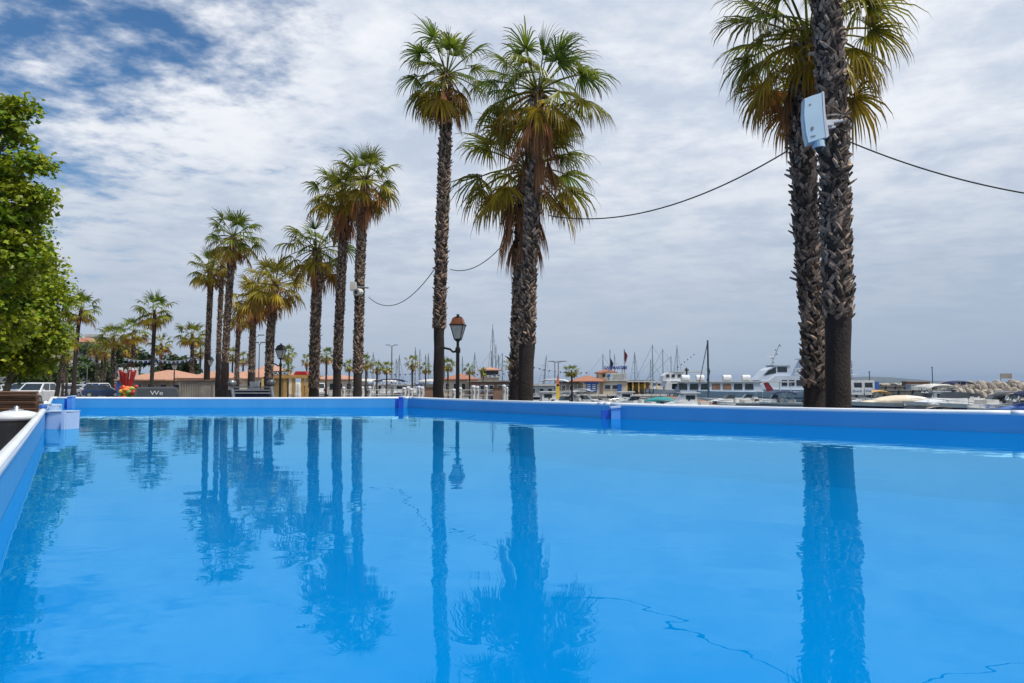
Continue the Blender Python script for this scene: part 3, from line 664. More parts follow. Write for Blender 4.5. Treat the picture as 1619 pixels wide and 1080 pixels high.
# ------------------------------------------------------------------ left foreground
D = 9.6; t = thing('slatted_screen', 'low screen of dark reddish brown wooden slats left of the pool', 'wooden screen', (gx(10, D), D, 0))
x0, x1 = gx(-150, D), gx(64, D)
for k in range(11):
    mb = MB(); z = zat(621+k*5.2, D); mb.box((x0+x1)/2, D-.02*(k % 2), z, x1-x0, .05, .034, rx=.25, rz=.0); mb.build('slat', M['wood'], t)
for px in (-110, -40, 22, 58): mb = MB(); mb.box(gx(px, D), D+.05, .70, .06, .05, 1.40); mb.build('post', M['wood'], t)
D = 8.0; t = thing('domed_bin', 'black drum with white domed lid and knob beside the left pool rail', 'bin', (gx(32, D), D, 0)); xc = gx(32, D)
zr = zat(664, D)
mb = MB(); mb.lathe([(.27, 0), (.27, .5), (.25, .55), (.25, zr-.02), (.255, zr)], xc, D, 28); mb.build('drum', M['dark'], t, smooth=False)
mb = MB(); mb.lathe([(.245, zr), (.235, zr+.05), (.19, zr+.085), (.11, zr+.105), (.05, zr+.112)], xc, D, 28); mb.build('domed_lid', M['white'], t, smooth=True)
mb = MB(); mb.lathe([(.075, zr+.108), (.07, zr+.12), (.025, zr+.13), (.028, zr+.15), (.008, zr+.165)], xc, D, 14); mb.build('knob', M['steel'], t, smooth=True)

# ------------------------------------------------------------------ cars
car_mats = {k: mat('car_paint_'+k, c, tuple(x*.9 for x in c), 2, .25, coat=.6) for k, c in
            dict(white=(.66, .67, .68), silver=(.36, .38, .40), black=(.012, .012, .014), darkblue=(.015, .04, .11), red=(.30, .015, .015), grey=(.12, .13, .14)).items()}
lampm = mat('headlight_lens', (.7, .72, .75), None, 3, .1, spec=.8); redl = mat('tail_light_lens', (.4, .01, .01), None, 3, .2)
def make_car(col, kind='hatch'):
    t = thing('parked_car', '', 'car', (0, 0, 0), 'cars parked beyond the pool')
    Lh, W = (2.05, .88) if kind != 'van' else (2.35, .95); H = {'hatch': 1.46, 'suv': 1.66, 'van': 1.95}[kind]; bl = H*.60
    prof = [(-Lh, .32), (-Lh-.03, .55), (-Lh+.05, bl-.05), (-Lh+.3, bl), (Lh-.95, bl+.02), (Lh-.25, bl-.18), (Lh-.02, bl-.32), (Lh, .35), (Lh-.35, .22), (-Lh+.3, .22)]
    mb = MB(); n = len(prof); secs = []
    for y, k in ((-W, .97), (-W*.93, 1.0), (W*.93, 1.0), (W, .97)):
        secs.append([(x*(.985 if abs(y) == W else 1), y, .22+(z-.22)*(.93 if abs(y) == W else 1)) for x, z in prof])
    loft(secs, mb)
    loft([[(-Lh+.12, -W*.9, bl-.02), (Lh-.95, -W*.9, bl), (Lh-.95, W*.9, bl), (-Lh+.12, W*.9, bl-.02)], [(-Lh+.42, -W*.76, H-.05), (Lh-1.75, -W*.76, H-.05), (Lh-1.75, W*.76, H-.05), (-Lh+.42, W*.76, H-.05)], [(-Lh+.55, -W*.68, H), (Lh-1.9, -W*.68, H), (Lh-1.9, W*.68, H), (-Lh+.55, W*.68, H)]], mb)
    mb.build('body', car_mats[col], t)
    def pane(ps): mb = MB(); mb.add(ps, [tuple(range(len(ps)))]); mb.build('window', M['glass'], t)
    z0, z1 = bl+.04, H-.09
    def xx(z, f): q = (z-bl)/(H-.05-bl); return (Lh-.95+(-.80)*q) if f else (-Lh+.12+.30*q)
    def yy(z): q = (z-bl)/(H-.05-bl); return W*.9-W*.14*q
    e = .008
    pane([(xx(z0, 1)+e, -yy(z0)+.07, z0), (xx(z0, 1)+e, yy(z0)-.07, z0), (xx(z1, 1)+e, yy(z1)-.07, z1), (xx(z1, 1)+e, -yy(z1)+.07, z1)])
    pane([(xx(z0, 0)-e, yy(z0)-.07, z0), (xx(z0, 0)-e, -yy(z0)+.07, z0), (xx(z1, 0)-e, -yy(z1)+.07, z1), (xx(z1, 0)-e, yy(z1)-.07, z1)])
    for sd_ in (-1, 1):
        for a_, b_ in ((.05, .47), (.52, .93)):
            f = lambda z, q: xx(z, 0)+(xx(z, 1)-xx(z, 0))*q
            ps = [(f(z0, a_), sd_*(yy(z0)+e), z0), (f(z0, b_), sd_*(yy(z0)+e), z0), (f(z1, b_), sd_*(yy(z1)+e), z1), (f(z1, a_), sd_*(yy(z1)+e), z1)]
            pane(ps if sd_ < 0 else ps[::-1])
        mb = MB(); mb.box(Lh-.07, sd_*W*.72, bl-.26, .14, .30, .14); mb.build('headlight', lampm, t)
        mb = MB(); mb.box(-Lh+.02, sd_*W*.82, bl-.16, .14, .16, .26); mb.build('tail_light', redl, t)
        mb = MB(); mb.box(Lh-1.12, sd_*(W+.07), bl+.08, .10, .16, .12); mb.build('mirror', car_mats[col], t)
        for xw in (-Lh+.75, Lh-.8):
            mb = MB(); mb.tube([(xw, sd_*(W-.18), .32), (xw, sd_*(W+.01), .32)], .32, 18); wl = mb.build('wheel', M['rubber'], t)
            mb = MB(); mb.tube([(xw, sd_*(W-.02), .32), (xw, sd_*(W+.02), .32)], .19, 12); mb.build('rim', M['steel'], wl)
    return t
cars = {}
def car(col, kind, px, D, rz, label, py=None):
    k = (col, kind)
    if k not in cars: cars[k] = o = make_car(col, kind)
    else: o = copy_tree(cars[k])
    return place(o, (gx(px, D), D, 0), R(rz), 1, label)
car('white', 'suv', 62, 56, -80, 'white car with big windscreen facing the pool below the plane trees')
car('silver', 'suv', 40, 68, -100, 'silver car parked left of the big white one under the trees')
car('white', 'hatch', 20, 84, 10, 'white car at the far left edge behind the wooden slats')
for i, a in enumerate([('silver', 'hatch', 130, 84, 20, 'silver hatchback left in the front row of the car park'), ('white', 'suv', 152, 80, 160, 'white car with red tail lights in the middle of the car park'),
     ('darkblue', 'hatch', 168, 78, 25, 'dark blue car right of the white one with red lights'), ('black', 'suv', 183, 96, 190, 'black car next to the colourful inflatables'),
     ('white', 'hatch', 140, 104, 90, 'white car in the second row of the car park'), ('grey', 'hatch', 122, 108, 70, 'grey car in the second row of the car park'), ('silver', 'suv', 158, 110, 80, 'silver car in the second row of the car park'),
     ('red', 'hatch', 173, 92, 170, 'red hatchback at the right of the car park'), ('white', 'suv', 113, 92, -30, 'white car beneath the bushy dark palm'), ('darkblue', 'hatch', 98, 98, 30, 'dark blue car behind the leaning palm trunk'),
     ('silver', 'hatch', 147, 128, 10, 'silver car in the last row of the car park'), ('white', 'hatch', 164, 126, 170, 'white car in the last row of the car park'), ('grey', 'suv', 132, 132, 20, 'grey car in the last row of the car park'),
     ('white', 'hatch', 488, 92, 80, 'white car glimpsed left of the sparse crowned palm trunk'), ('silver', 'hatch', 318, 78, 10, 'silver car glimpsed between lamp post and palm trunks'),
     ('white', 'suv', 508, 86, 100, 'white car glimpsed right of the sparse crowned palm trunk')]):
    car(*a)
# black van with writing
D = 24.5; t = make_car('black', 'van'); t['label'] = 'black van with white handwriting on its rear window just behind the pool'; t.name = 'parked_van'; t['category'] = 'van'; t['group'] = 'cars parked beyond the pool'
sV = .80; place(t, (gx(250, D+1.5), D+1.5, 0), R(90+29), (sV, .93, .735))
def text_mesh(name, body, m, parent, size, ext=.01, loc=(0, 0, 0), rot=(math.pi/2, 0, 0), bold=False, space=1.0, fit=None):
    cu = bpy.data.curves.new(name, 'FONT'); cu.body = body; cu.size = size; cu.extrude = ext; cu.align_x = 'CENTER'; cu.align_y = 'CENTER'; cu.space_character = space
    if bold: cu.offset = size*(.02 if fit else .025)
    ob = bpy.data.objects.new(name, cu); COL.objects.link(ob); bpy.context.view_layer.update()
    me = bpy.data.meshes.new_from_object(ob.evaluated_get(bpy.context.evaluated_depsgraph_get())); bpy.data.objects.remove(ob)
    me.materials.clear(); me.materials.append(m); o = bpy.data.objects.new(name, me); COL.objects.link(o); o.parent = parent; o.location = loc; o.rotation_euler = rot
    if fit: o.scale = (fit/o.dimensions.x if o.dimensions.x else 1, 1, 1)
    return o
# the van's local frame: rear window faces -x locally
text_mesh('window_writing', 'We', M['white'], t, .30, .004, (-2.07, .02, 1.66), (math.pi/2-.0, 0, -math.pi/2))

# ------------------------------------------------------------------ buildings (left and centre)
def wins(t, xs, y, z0, z1, w_, m='glass', frame='white'):
    for x in xs:
        mb = MB(); mb.box(x, y-.02, (z0+z1)/2, w_+.16, .08, z1-z0+.16); f = mb.build('window', M[frame], t)
        mb = MB(); mb.box(x, y-.05, (z0+z1)/2, w_, .05, z1-z0); mb.build('pane', M[m], f)
def house(label, px0, px1, pyr, pye, D, dep, wm, rm, cat='building', nwin=4, z0=0, flat=False, name='building', wz=(.35, .75), ov=.4):
    x0, x1 = gx(px0, D), gx(px1, D); ze = zat(pye, D); zr = zat(pyr, D)
    t = thing(name, label, cat, ((x0+x1)/2, D, z0)); mb = MB(); mb.box((x0+x1)/2, D+dep/2, (z0+ze)/2, x1-x0, dep, ze-z0); mb.build('wall', M[wm], t)
    mb = MB()
    if flat: mb.box((x0+x1)/2, D+dep/2, ze+.1, x1-x0+.5, dep+.5, max(.15, zr-ze))
    else: mb.hip(x0, x1, D, D+dep, ze+.06, zr, ov)
    mb.build('roof', M[rm], t)
    h = ze-z0
    if nwin: wins(t, [x0+(x1-x0)*(i+.5)/nwin for i in range(nwin)], D, z0+h*wz[0], z0+h*wz[1], min(1.3, (x1-x0)/nwin*.45))
    return t
# hillside houses
house('pale villa with orange roof high on the wooded hillside', 108, 143, 532, 541, 190, 9, 'cream', 'tile', nwin=4, z0=7, wz=(.5, .8))
house('wide house with long terracotta roof below the hillside villa', 130, 160, 556, 564, 170, 9, 'white', 'tile', nwin=4, z0=2)
house('grey white apartment block on the hilltop', 136, 162, 527, 531, 225, 9, 'offwhite', 'offwhite', nwin=5, z0=8, flat=True, wz=(.6, .85))
house('white apartment block behind the plane tree foliage', 62, 92, 550, 553, 150, 10, 'white', 'offwhite', nwin=4, z0=0, flat=True)
house('low white building with green shutters at the far left edge', -60, 42, 596, 598, 110, 8, 'offwhite', 'offwhite', nwin=9, flat=True)
house('beige house with balconies between the far palms', 180, 190, 571, 574, 150, 8, 'cream', 'offwhite', nwin=2, flat=True)
# pavilion with orange roof
t = house('low pavilion with broad orange tiled roof behind the red ride tower', 192, 292, 584, 601, 74, 9, 'cream', 'tile2', nwin=5, wz=(.3, .75))
mb = MB(); x = gx(238, 74); mb.hip(x-1.6, x+3.2, 71, 74, zat(600, 72), zat(596, 72), .2); mb.build('porch_roof', M['tile2'], t)
mb = MB(); mb.box(gx(196, 73.9), 73.8, 1.0, .9, .1, 2.0); mb.build('door', M['blue'], t)
house('long low building with orange roof seen through the palm trunks', 300, 356, 586, 598, 80, 8, 'cream', 'tile2', nwin=4)
house('building with pale orange gable roof behind the withered palm', 358, 420, 583, 597, 88, 9, 'cream', 'tile2', nwin=4)
house('tall pale roofed building behind the second street lamp', 398, 432, 577, 592, 96, 9, 'cream', 'tile2', nwin=2)
house('low orange roofed building right of the sparse crowned palm', 492, 560, 592, 600, 92, 8, 'cream', 'tile2', nwin=5)
house('sand coloured building with dark flat roof behind the palm cluster', 286, 350, 598, 601, 58, 4, 'cream', 'brown', nwin=0, flat=True)
# beige container
t = thing('container', 'beige grey storage container right of the black van', 'container', (gx(303, 40), 40, 0)); mb = MB(); x0, x1 = gx(288, 40), gx(322, 40)
mb.box((x0+x1)/2, 41, zat(602, 40)/2, x1-x0, 2.2, zat(602, 40)); mb.build('box', M['beige'], t)
mb = MB()
for k in range(9): mb.box(x0+(x1-x0)*(k+.5)/9, 39.88, zat(602, 40)/2, .05, .05, zat(602, 40)*.92)
mb.build('ribs', M['beige'], t); mb = MB(); mb.box((x0+x1)/2, 41, zat(602, 40)+.03, x1-x0+.2, 2.4, .06); mb.build('lid', M['brown'], t)
t = thing('wall', 'long pale pinkish wall seen between the palm cluster trunks', 'wall', (gx(345, 50), 50, 0)); mb = MB(); mb.box(gx(345, 50), 50, .78, gx(392, 50)-gx(318, 50), .3, 1.56); mb.build('panel', M['offwhite'], t)
mb = MB(); mb.box(gx(345, 50), 50, 1.62, gx(392, 50)-gx(318, 50)+.2, .5, .12); mb.build('coping', M['brown'], t)

# red ride tower (flared bundle of red beams with white tips)
D = 56; x = gx(204, D); zt = zat(585, D); zb_ = 1.2; t = thing('ride_tower', 'flared red tower of upright beams with white tips at the fairground', 'fairground ride', (x, D, 0))
for k in range(14):
    a = 2*math.pi*k/14+.1; r0, r1 = .26, .62; dz = (k % 3)*.12
    mb = MB(); p0 = Vector((x+r0*math.cos(a), D+r0*math.sin(a), zb_)); p1 = Vector((x+r1*math.cos(a), D+r1*math.sin(a), zt-dz)); mb.tube([p0, p1], [.07, .125], 4); bm_ = mb.build('beam', M['red'], t)
    mb = MB(); mb.tube([p1, p1+(p1-p0).normalized()*.18], .09, 6); mb.build('tip', M['white'], bm_)
    if k % 3 == 0:
        q = Vector((math.cos(a), math.sin(a), 0))*.15; mb = MB(); mb.tube([p1.lerp(p0, .1)+q, p1.lerp(p0, .5)+q], .035, 4); mb.build('light_tube', M['white'], bm_)
mb = MB(); mb.lathe([(.8, 0), (.7, .4), (.35, .9), (.3, zb_+.2)], x, D, 14); mb.build('base', M['red'], t)
# inflatables
rnd = random.Random(3)
t = thing('inflatable_flowers', 'heap of glossy yellow green and red inflatable petals at the foot of the ride', 'inflatable', (gx(202, 46), 46, 0))
for k in range(22):
    px = 186+rnd.uniform(0, 30); py = rnd.uniform(610, 626); p = at(px, py, 46+rnd.uniform(-.6, .6)); r = rnd.uniform(.12, .26)
    mb = MB(); mb.lathe([(.02, p.z-r*.7), (r*.8, p.z-r*.4), (r, p.z), (r*.75, p.z+r*.45), (.02, p.z+r*.7)], p.x, p.y, 9, sx=rnd.uniform(.7, 1.4)); mb.build('petal', M[rnd.choice(['yellow', 'green', 'red', 'orange', 'yellow', 'green'])], t, smooth=True)
mb = MB(); mb.box(gx(202, 46), 46, .3, 1.4, 1.2, .6); mb.build('plinth', M['yellow'], t)

# metal frame with tilted posts and scooters behind
D = 27; t = thing('metal_rack', 'low grey metal rack with two leaning bright posts and round caps', 'rack', (gx(400, D), D, 0))
for p0, p1 in (((367, 612), (371, 640)), ((429, 611), (434, 640))):
    mb = MB(); mb.tube([at(p0[0], p0[1], D), at(p1[0], p1[1], D)], .07, 10); mb.build('post', M['steel'], t)
    mb = MB(); q = at(p0[0], p0[1]-5, D+.1); mb.lathe([(.03, q.z+.15), (.15, q.z+.12), (.17, q.z-.02), (.10, q.z-.1), (.03, q.z-.13)], q.x, q.y, 12); mb.build('cap', M['grey'], t, smooth=True)
for py in (617, 621.5): mb = MB(); mb.box(gx(400, D), D+.02, zat(py, D), gx(430, D)-gx(370, D), .06, .05); mb.build('rail', M['steel'], t)
mb = MB(); mb.box(gx(400, D), D+.12, zat(616, D)-.22, gx(426, D)-gx(374, D), .08, .36); mb.build('panel', M['navy'], t)
mb = MB(); mb.box(gx(400, D), D+.1, zat(612, D), gx(430, D)-gx(370, D), .35, .05); mb.build('shelf', M['grey'], t)
def scooter(px, D, rz, m, label):
    t = thing('parked_scooter', label, 'scooter', (0, 0, 0), 'scooters parked behind the metal rack')
    for xw in (-.62, .62):
        mb = MB(); mb.tube([(xw, -.06, .26), (xw, .06, .26)], .26, 14); mb.build('wheel', M['rubber'], t)
    mb = MB(); mb.extr([(-.8, .5), (-.75, .72), (-.1, .74), (.05, .32), (.35, .30), (.5, .5), (.42, .95), (.55, .98), (.68, .45), (.4, .2), (-.3, .2)], -.15, .15); mb.build('body', M[m], t)
    mb = MB(); mb.box(-.42, 0, .79, .62, .26, .10); mb.build('seat', M['dark'], t)
    mb = MB(); mb.tube([(.5, 0, .95), (.44, 0, 1.08)], .03, 6); mb.tube([(.42, -.33, 1.12), (.46, 0, 1.08), (.42, .33, 1.12)], .022, 6); mb.build('handlebar', M['steel'], t)
    mb = MB(); mb.extr([(.50, 1.05), (.44, 1.42), (.48, 1.44), (.58, 1.05)], -.2, .2); mb.build('windshield', M['white'], t)
    mb = MB(); mb.box(-.82, 0, .98, .3, .32, .26); mb.build('top_box', M['dark'], t)
    return place(t, (gx(px, D), D, 0), R(rz), 1.15, label)
scooter(392, 33, 70, 'red', 'red scooter with white windshield behind the left part of the rack'); scooter(405, 34, 110, 'white', 'white scooter in the middle behind the rack')
scooter(413, 35, 60, 'red', 'red scooter right of the white one behind the rack'); scooter(381, 36, 20, 'grey', 'grey scooter leftmost behind the metal rack')

# kiosk with LOCATION sign
D = 46; t = thing('hire_kiosk', 'golden timber kiosk with white sign letters and a red awning', 'kiosk', (gx(466, D), D, 0)); zt = zat(598, D)
for px in (453, 466, 480.5, 487):
    mb = MB(); mb.box(gx(px, D), D, zt/2, .20, .16, zt); mb.build('post', M['wood2'], t)
mb = MB(); mb.box(gx(462, D), D, zt+.06, gx(490, D)-gx(424, D), .3, .14); mb.build('beam', M['wood2'], t)
mb = MB(); mb.box(gx(462, D), D+1.2, zt+.17, gx(492, D)-gx(424, D), 2.6, .08); mb.build('roof', M['wood2'], t)
mb = MB(); mb.box(gx(432, D), D+.3, zt*.5, 1.6, .1, zt*.98); mb.build('back_panel', M['ochre'], t)
mb = MB(); x0, x1 = gx(466, D), gx(488, D); mb.extr([(x0, zt+.22), (x0+.15, zt+.46), (x1-.1, zt+.46), (x1, zt+.22)], D-.1, D+1.0); mb.build('red_awning', M['red'], t)
mb = MB(); mb.box(gx(442, D), D-.05, zat(590.5, D), 1.34, .06, .34); sg_ = mb.build('sign_board', M['dark'], t)
text_mesh('lettering', 'LOCATION', M['white'], sg_, .29, .01, (gx(443, D)-gx(466, D), -.10, zat(590.5, D)), bold=True)
for k, px in enumerate((471, 474.5)):
    mb = MB(); x = gx(px, D-.4); mb.lathe([(.17, 0), (.17, .9), (.12, 1.1), (.13, 1.5), (.06, 1.65)], x, D-.4, 10); mb.build('rolled_parasol', M['offwhite'], t, smooth=True)

# modern street lights and floodlights
def mast_light(label, px, py, D, two=True, r=.06, arm=.9):
    z = zat(py, D); x = gx(px, D); t = thing('light_pole', label, 'lamp post', (x, D, 0), 'tall modern lamp posts')
    mb = MB(); mb.tube([(x, D, 0), (x, D, z)], [r*1.3, r*.8], 8); mb.build('pole', M['grey'], t)
    for s_ in ((-1, 1) if two else (1,)):
        mb = MB(); mb.tube([(x, D, z-.1), (x+s_*arm, D, z+.12)], r*.6, 5); mb.box(x+s_*(arm+.25), D, z+.14, .6, .25, .10); mb.build('lamp_head', M['grey'], t)
mast_light('grey double armed lamp post in the car park left of the ride', 141, 577, 84); mast_light('single armed lamp post just left of the ride tower', 186, 577, 92, False)
mast_light('tall floodlight pole behind the white yachts', 620, 547, 100, True, .10, .35); mast_light('tall pole between the cluster trunks with small lamps on top', 411, 544, 60, True, .05, .15)
mast_light('single armed light pole just left of the tall pole in the cluster gap', 405, 532, 70, False, .05, .3)
mast_light('left one of two lamp posts near the harbour office', 877, 573, 92, True, .07, .35); mast_light('right one of two lamp posts near the harbour office', 882.5, 573, 88, True, .07, .5)

# bunting strings
def bunting(label, px0, py0, px1, py1, D, sagp, n, D2=None):
    a = at(px0, py0, D); b = at(px1, py1, D2 or D); t = thing('bunting', label, 'bunting', tuple(a), 'strings of blue and white pennants')
    pt = lambda f: a.lerp(b, f)-Vector((0, 0, sagp*D/FPX*4*f*(1-f)))
    mb = MB(); mb.tube([pt(i/16) for i in range(17)], .015, 4); mb.build('cord', M['offwhite'], t)
    for k in range(n):
        p = pt((k+.5)/n); mb = MB(); h = .27; wd = .11; ry = rnd.uniform(-.5, .5)
        mb.add([(p.x-wd, p.y, p.z), (p.x+wd, p.y+.02, p.z), (p.x+ry*.3, p.y+.05*ry, p.z-h), (p.x-wd, p.y+.01, p.z-.001), (p.x+wd, p.y+.03, p.z-.001), (p.x+ry*.3, p.y+.01+.05*ry, p.z-h)], [(0, 1, 2), (5, 4, 3), (0, 3, 4, 1)])
        mb.build('pennant', M['blue'] if k % 2 else M['white'], t)
bunting('pennant string crossing in front of the dark pine right of the ride', 196, 566, 246, 568, 68, 3, 14); bunting('pennant string sagging between the tall palm and the cluster', 248, 568, 304, 566, 66, 4, 16)
bunting('pennant string above the yachts left of the slender palm', 580, 586, 690, 584, 78, 6, 28); bunting('pennant string hanging around the harbour watch tower', 735, 583, 818, 580, 74, 12, 24)
bunting('pennant string right of the middle palms towards the single palm', 838, 578, 930, 588, 72, 4, 22)
# ------------------------------------------------------------------ hillside trees
gl1 = leaf_mat('dark_tree_leaves', (.020, .045, .010), (.035, .06, .015), (.03, .05, .012), (.06, .05, .02), .25, .6)
gl2 = leaf_mat('mid_tree_leaves', (.045, .09, .014), (.07, .11, .02), (.05, .09, .016), (.06, .05, .02), .3, .6)
def bg_tree(label, px, py, D, rx, ry, seed, lm, nc=70, nl=16, sz=.5, name='leafy_tree', flat=False):
    p = at(px, py, D); k = D/FPX; RX, RY = rx*k, ry*k; rr = random.Random(seed); lobes = []
    for i in range(5):
        a = rr.uniform(0, 6.3); q = rr.uniform(.2, .55)
        lobes.append((p.x+math.cos(a)*RX*q, D+math.sin(a)*RX*q, p.z+rr.uniform(-.35, .35)*RY, RX*.62, RX*.6, RY*.62))
    leafy(label, (p.x, D, 0), lobes, max(.15, RX*.08), seed, nc, nl, sz, name, 'tree', lm, tops=(p.x, D, p.z), clr=.9, group='trees behind the car park')
for i, a in enumerate([
    ('umbrella pine with flat dark crown right of the tall palm', 276, 574, 92, 24, 9, gl1), ('dark pine crown behind the ride left of the tall palm', 222, 568, 100, 26, 12, gl1),
    ('dark slim cypress like tree at the end of the pavilion', 297, 585, 84, 5, 13, gl1), ('round dark tree above the red ride tower', 196, 556, 120, 16, 12, gl1),
    ('leafy tree behind the double armed car park lamp', 136, 584, 118, 18, 20, gl2), ('bushy tree between car park and clump of palms', 164, 592, 122, 20, 18, gl2),
    ('green tree left of the bushy dark palm trunk', 106, 594, 104, 16, 18, gl2), ('large green tree below the white apartment block', 78, 588, 112, 22, 20, gl2),
    ('dark hedge like tree under the hillside villa', 143, 554, 160, 22, 9, gl1), ('green tree behind the slatted screen under the plane trees', 36, 588, 100, 26, 20, gl1),
    ('tree on the left hillside behind the low white building', -20, 570, 110, 40, 30, gl1), ('low olive green tree in front of the pavilion roof', 262, 587, 98, 26, 8, gl2),
    ('dark tree between the red ride tower and the lamp post', 183, 580, 128, 14, 16, gl1)]):
    bg_tree(a[0], a[1], a[2], a[3], a[4], a[5], 60+i, a[6])

# ------------------------------------------------------------------ boats
hull_w = mat('boat_gelcoat', (.66, .67, .67), (.55, .56, .56), 1.2, .25, coat=.3)
hull_g = mat('ferry_hull_paint', (.42, .51, .60), (.36, .44, .52), .8, .4)
hull_g2 = mat('ferry_superstructure', (.52, .58, .66), (.45, .51, .58), .8, .4)
M['darkred'] = mat('dark_red_cloth', (.22, .02, .035), None, 3, .8)
hull_d = mat('dark_antifouling', (.02, .03, .05), None, 2, .5)
def hull(mb, L_, B, fb, dr=.35, rake=.12, sheer=.35, n=14, z0=0.0, xs=0.0, stern=.85):
    """bow towards +x, stern at -x, waterline at z0"""
    secs = []
    for i in range(n+1):
        t_ = i/n; x = -L_/2+L_*t_; b = B/2*((stern+(1-stern)*min(1, t_*3)) if t_ < .45 else max(.02, 1-((t_-.45)/.55)**2.4)); zs = z0+fb*(1+sheer*max(0, t_-.3)**1.7); fl = .72-.35*max(0, t_-.5)
        xo = rake*L_*max(0, t_-.5)**2*2
        secs.append([(x+xo+xs, -b, zs), (x+xo*.6+xs, -b*fl, z0+fb*.15), (x+xs, 0, z0-dr*(1-max(0, t_-.6))), (x+xo*.6+xs, b*fl, z0+fb*.15), (x+xo+xs, b, zs)])
    vs = [p for s_ in secs for p in s_]; fs = [(i*5+k, (i+1)*5+k, (i+1)*5+k+1, i*5+k+1) for i in range(n) for k in range(4)]
    fs += [(i*5+4, (i+1)*5+4, (i+1)*5, i*5) for i in range(n)]+[(0, 1, 2, 3, 4)]
    mb.add(vs, fs)
    return secs
def stripe(mb, L_, B, fb, f0, f1, rake=.12, sheer=.35, n=14, z0=0, stern=.85):
    for sgn in (-1, 1):
        pr = None
        for i in range(n+1):
            t_ = i/n; x = -L_/2+L_*t_; b = B/2*((stern+(1-stern)*min(1, t_*3)) if t_ < .45 else max(.02, 1-((t_-.45)/.55)**2.4)); zs = z0+fb*(1+sheer*max(0, t_-.3)**1.7); fl = .72-.35*max(0, t_-.5); xo = rake*L_*max(0, t_-.5)**2*2
            A = Vector((x+xo*.6, sgn*b*fl, z0+fb*.15)); Bv = Vector((x+xo, sgn*b, zs)); q = (A.lerp(Bv, f0)+Vector((0, sgn*.015, 0)), A.lerp(Bv, f1)+Vector((0, sgn*.015, 0)))
            if pr: mb.add([pr[0], q[0], q[1], pr[1]], [(0, 1, 2, 3)])
            pr = q
WSEA = -1.2
gb = 'small boats moored in the harbour'
def arch(mb, xa, xb, y, z0, z1, r=.03):
    for sgn in (-1, 1): mb.tube([(xa, sgn*y, z0), ((xa+xb)/2-.1, sgn*y*.97, z1), (xb, sgn*y, z0)], r, 5)
def canopy(mb, x0, x1, w_, z, th=.05, dome=.12, n=6):
    vs = []; fs = []
    for i in range(n+1):
        for j in range(5):
            a = i/n; b = j/4*2-1; vs.append((x0+(x1-x0)*a, b*w_, z+dome*math.sin(a*math.pi)-.10*b*b-(.12 if i in (0, n) else 0)))
    m0 = len(vs); vs += [(x, y, z_-th) for x, y, z_ in vs]
    for i in range(n):
        for j in range(4): a = i*5+j; fs += [(a, a+5, a+6, a+1), (a+m0, a+1+m0, a+6+m0, a+5+m0)]
    for i in range(n): fs += [(i*5, i*5+m0, i*5+5+m0, i*5+5), (i*5+4, i*5+9, i*5+9+m0, i*5+4+m0)]
    for j in range(4): fs += [(j, j+1, j+1+m0, j+m0), (n*5+j, n*5+j+m0, n*5+j+1+m0, n*5+j+1)]
    mb.add(vs, fs)
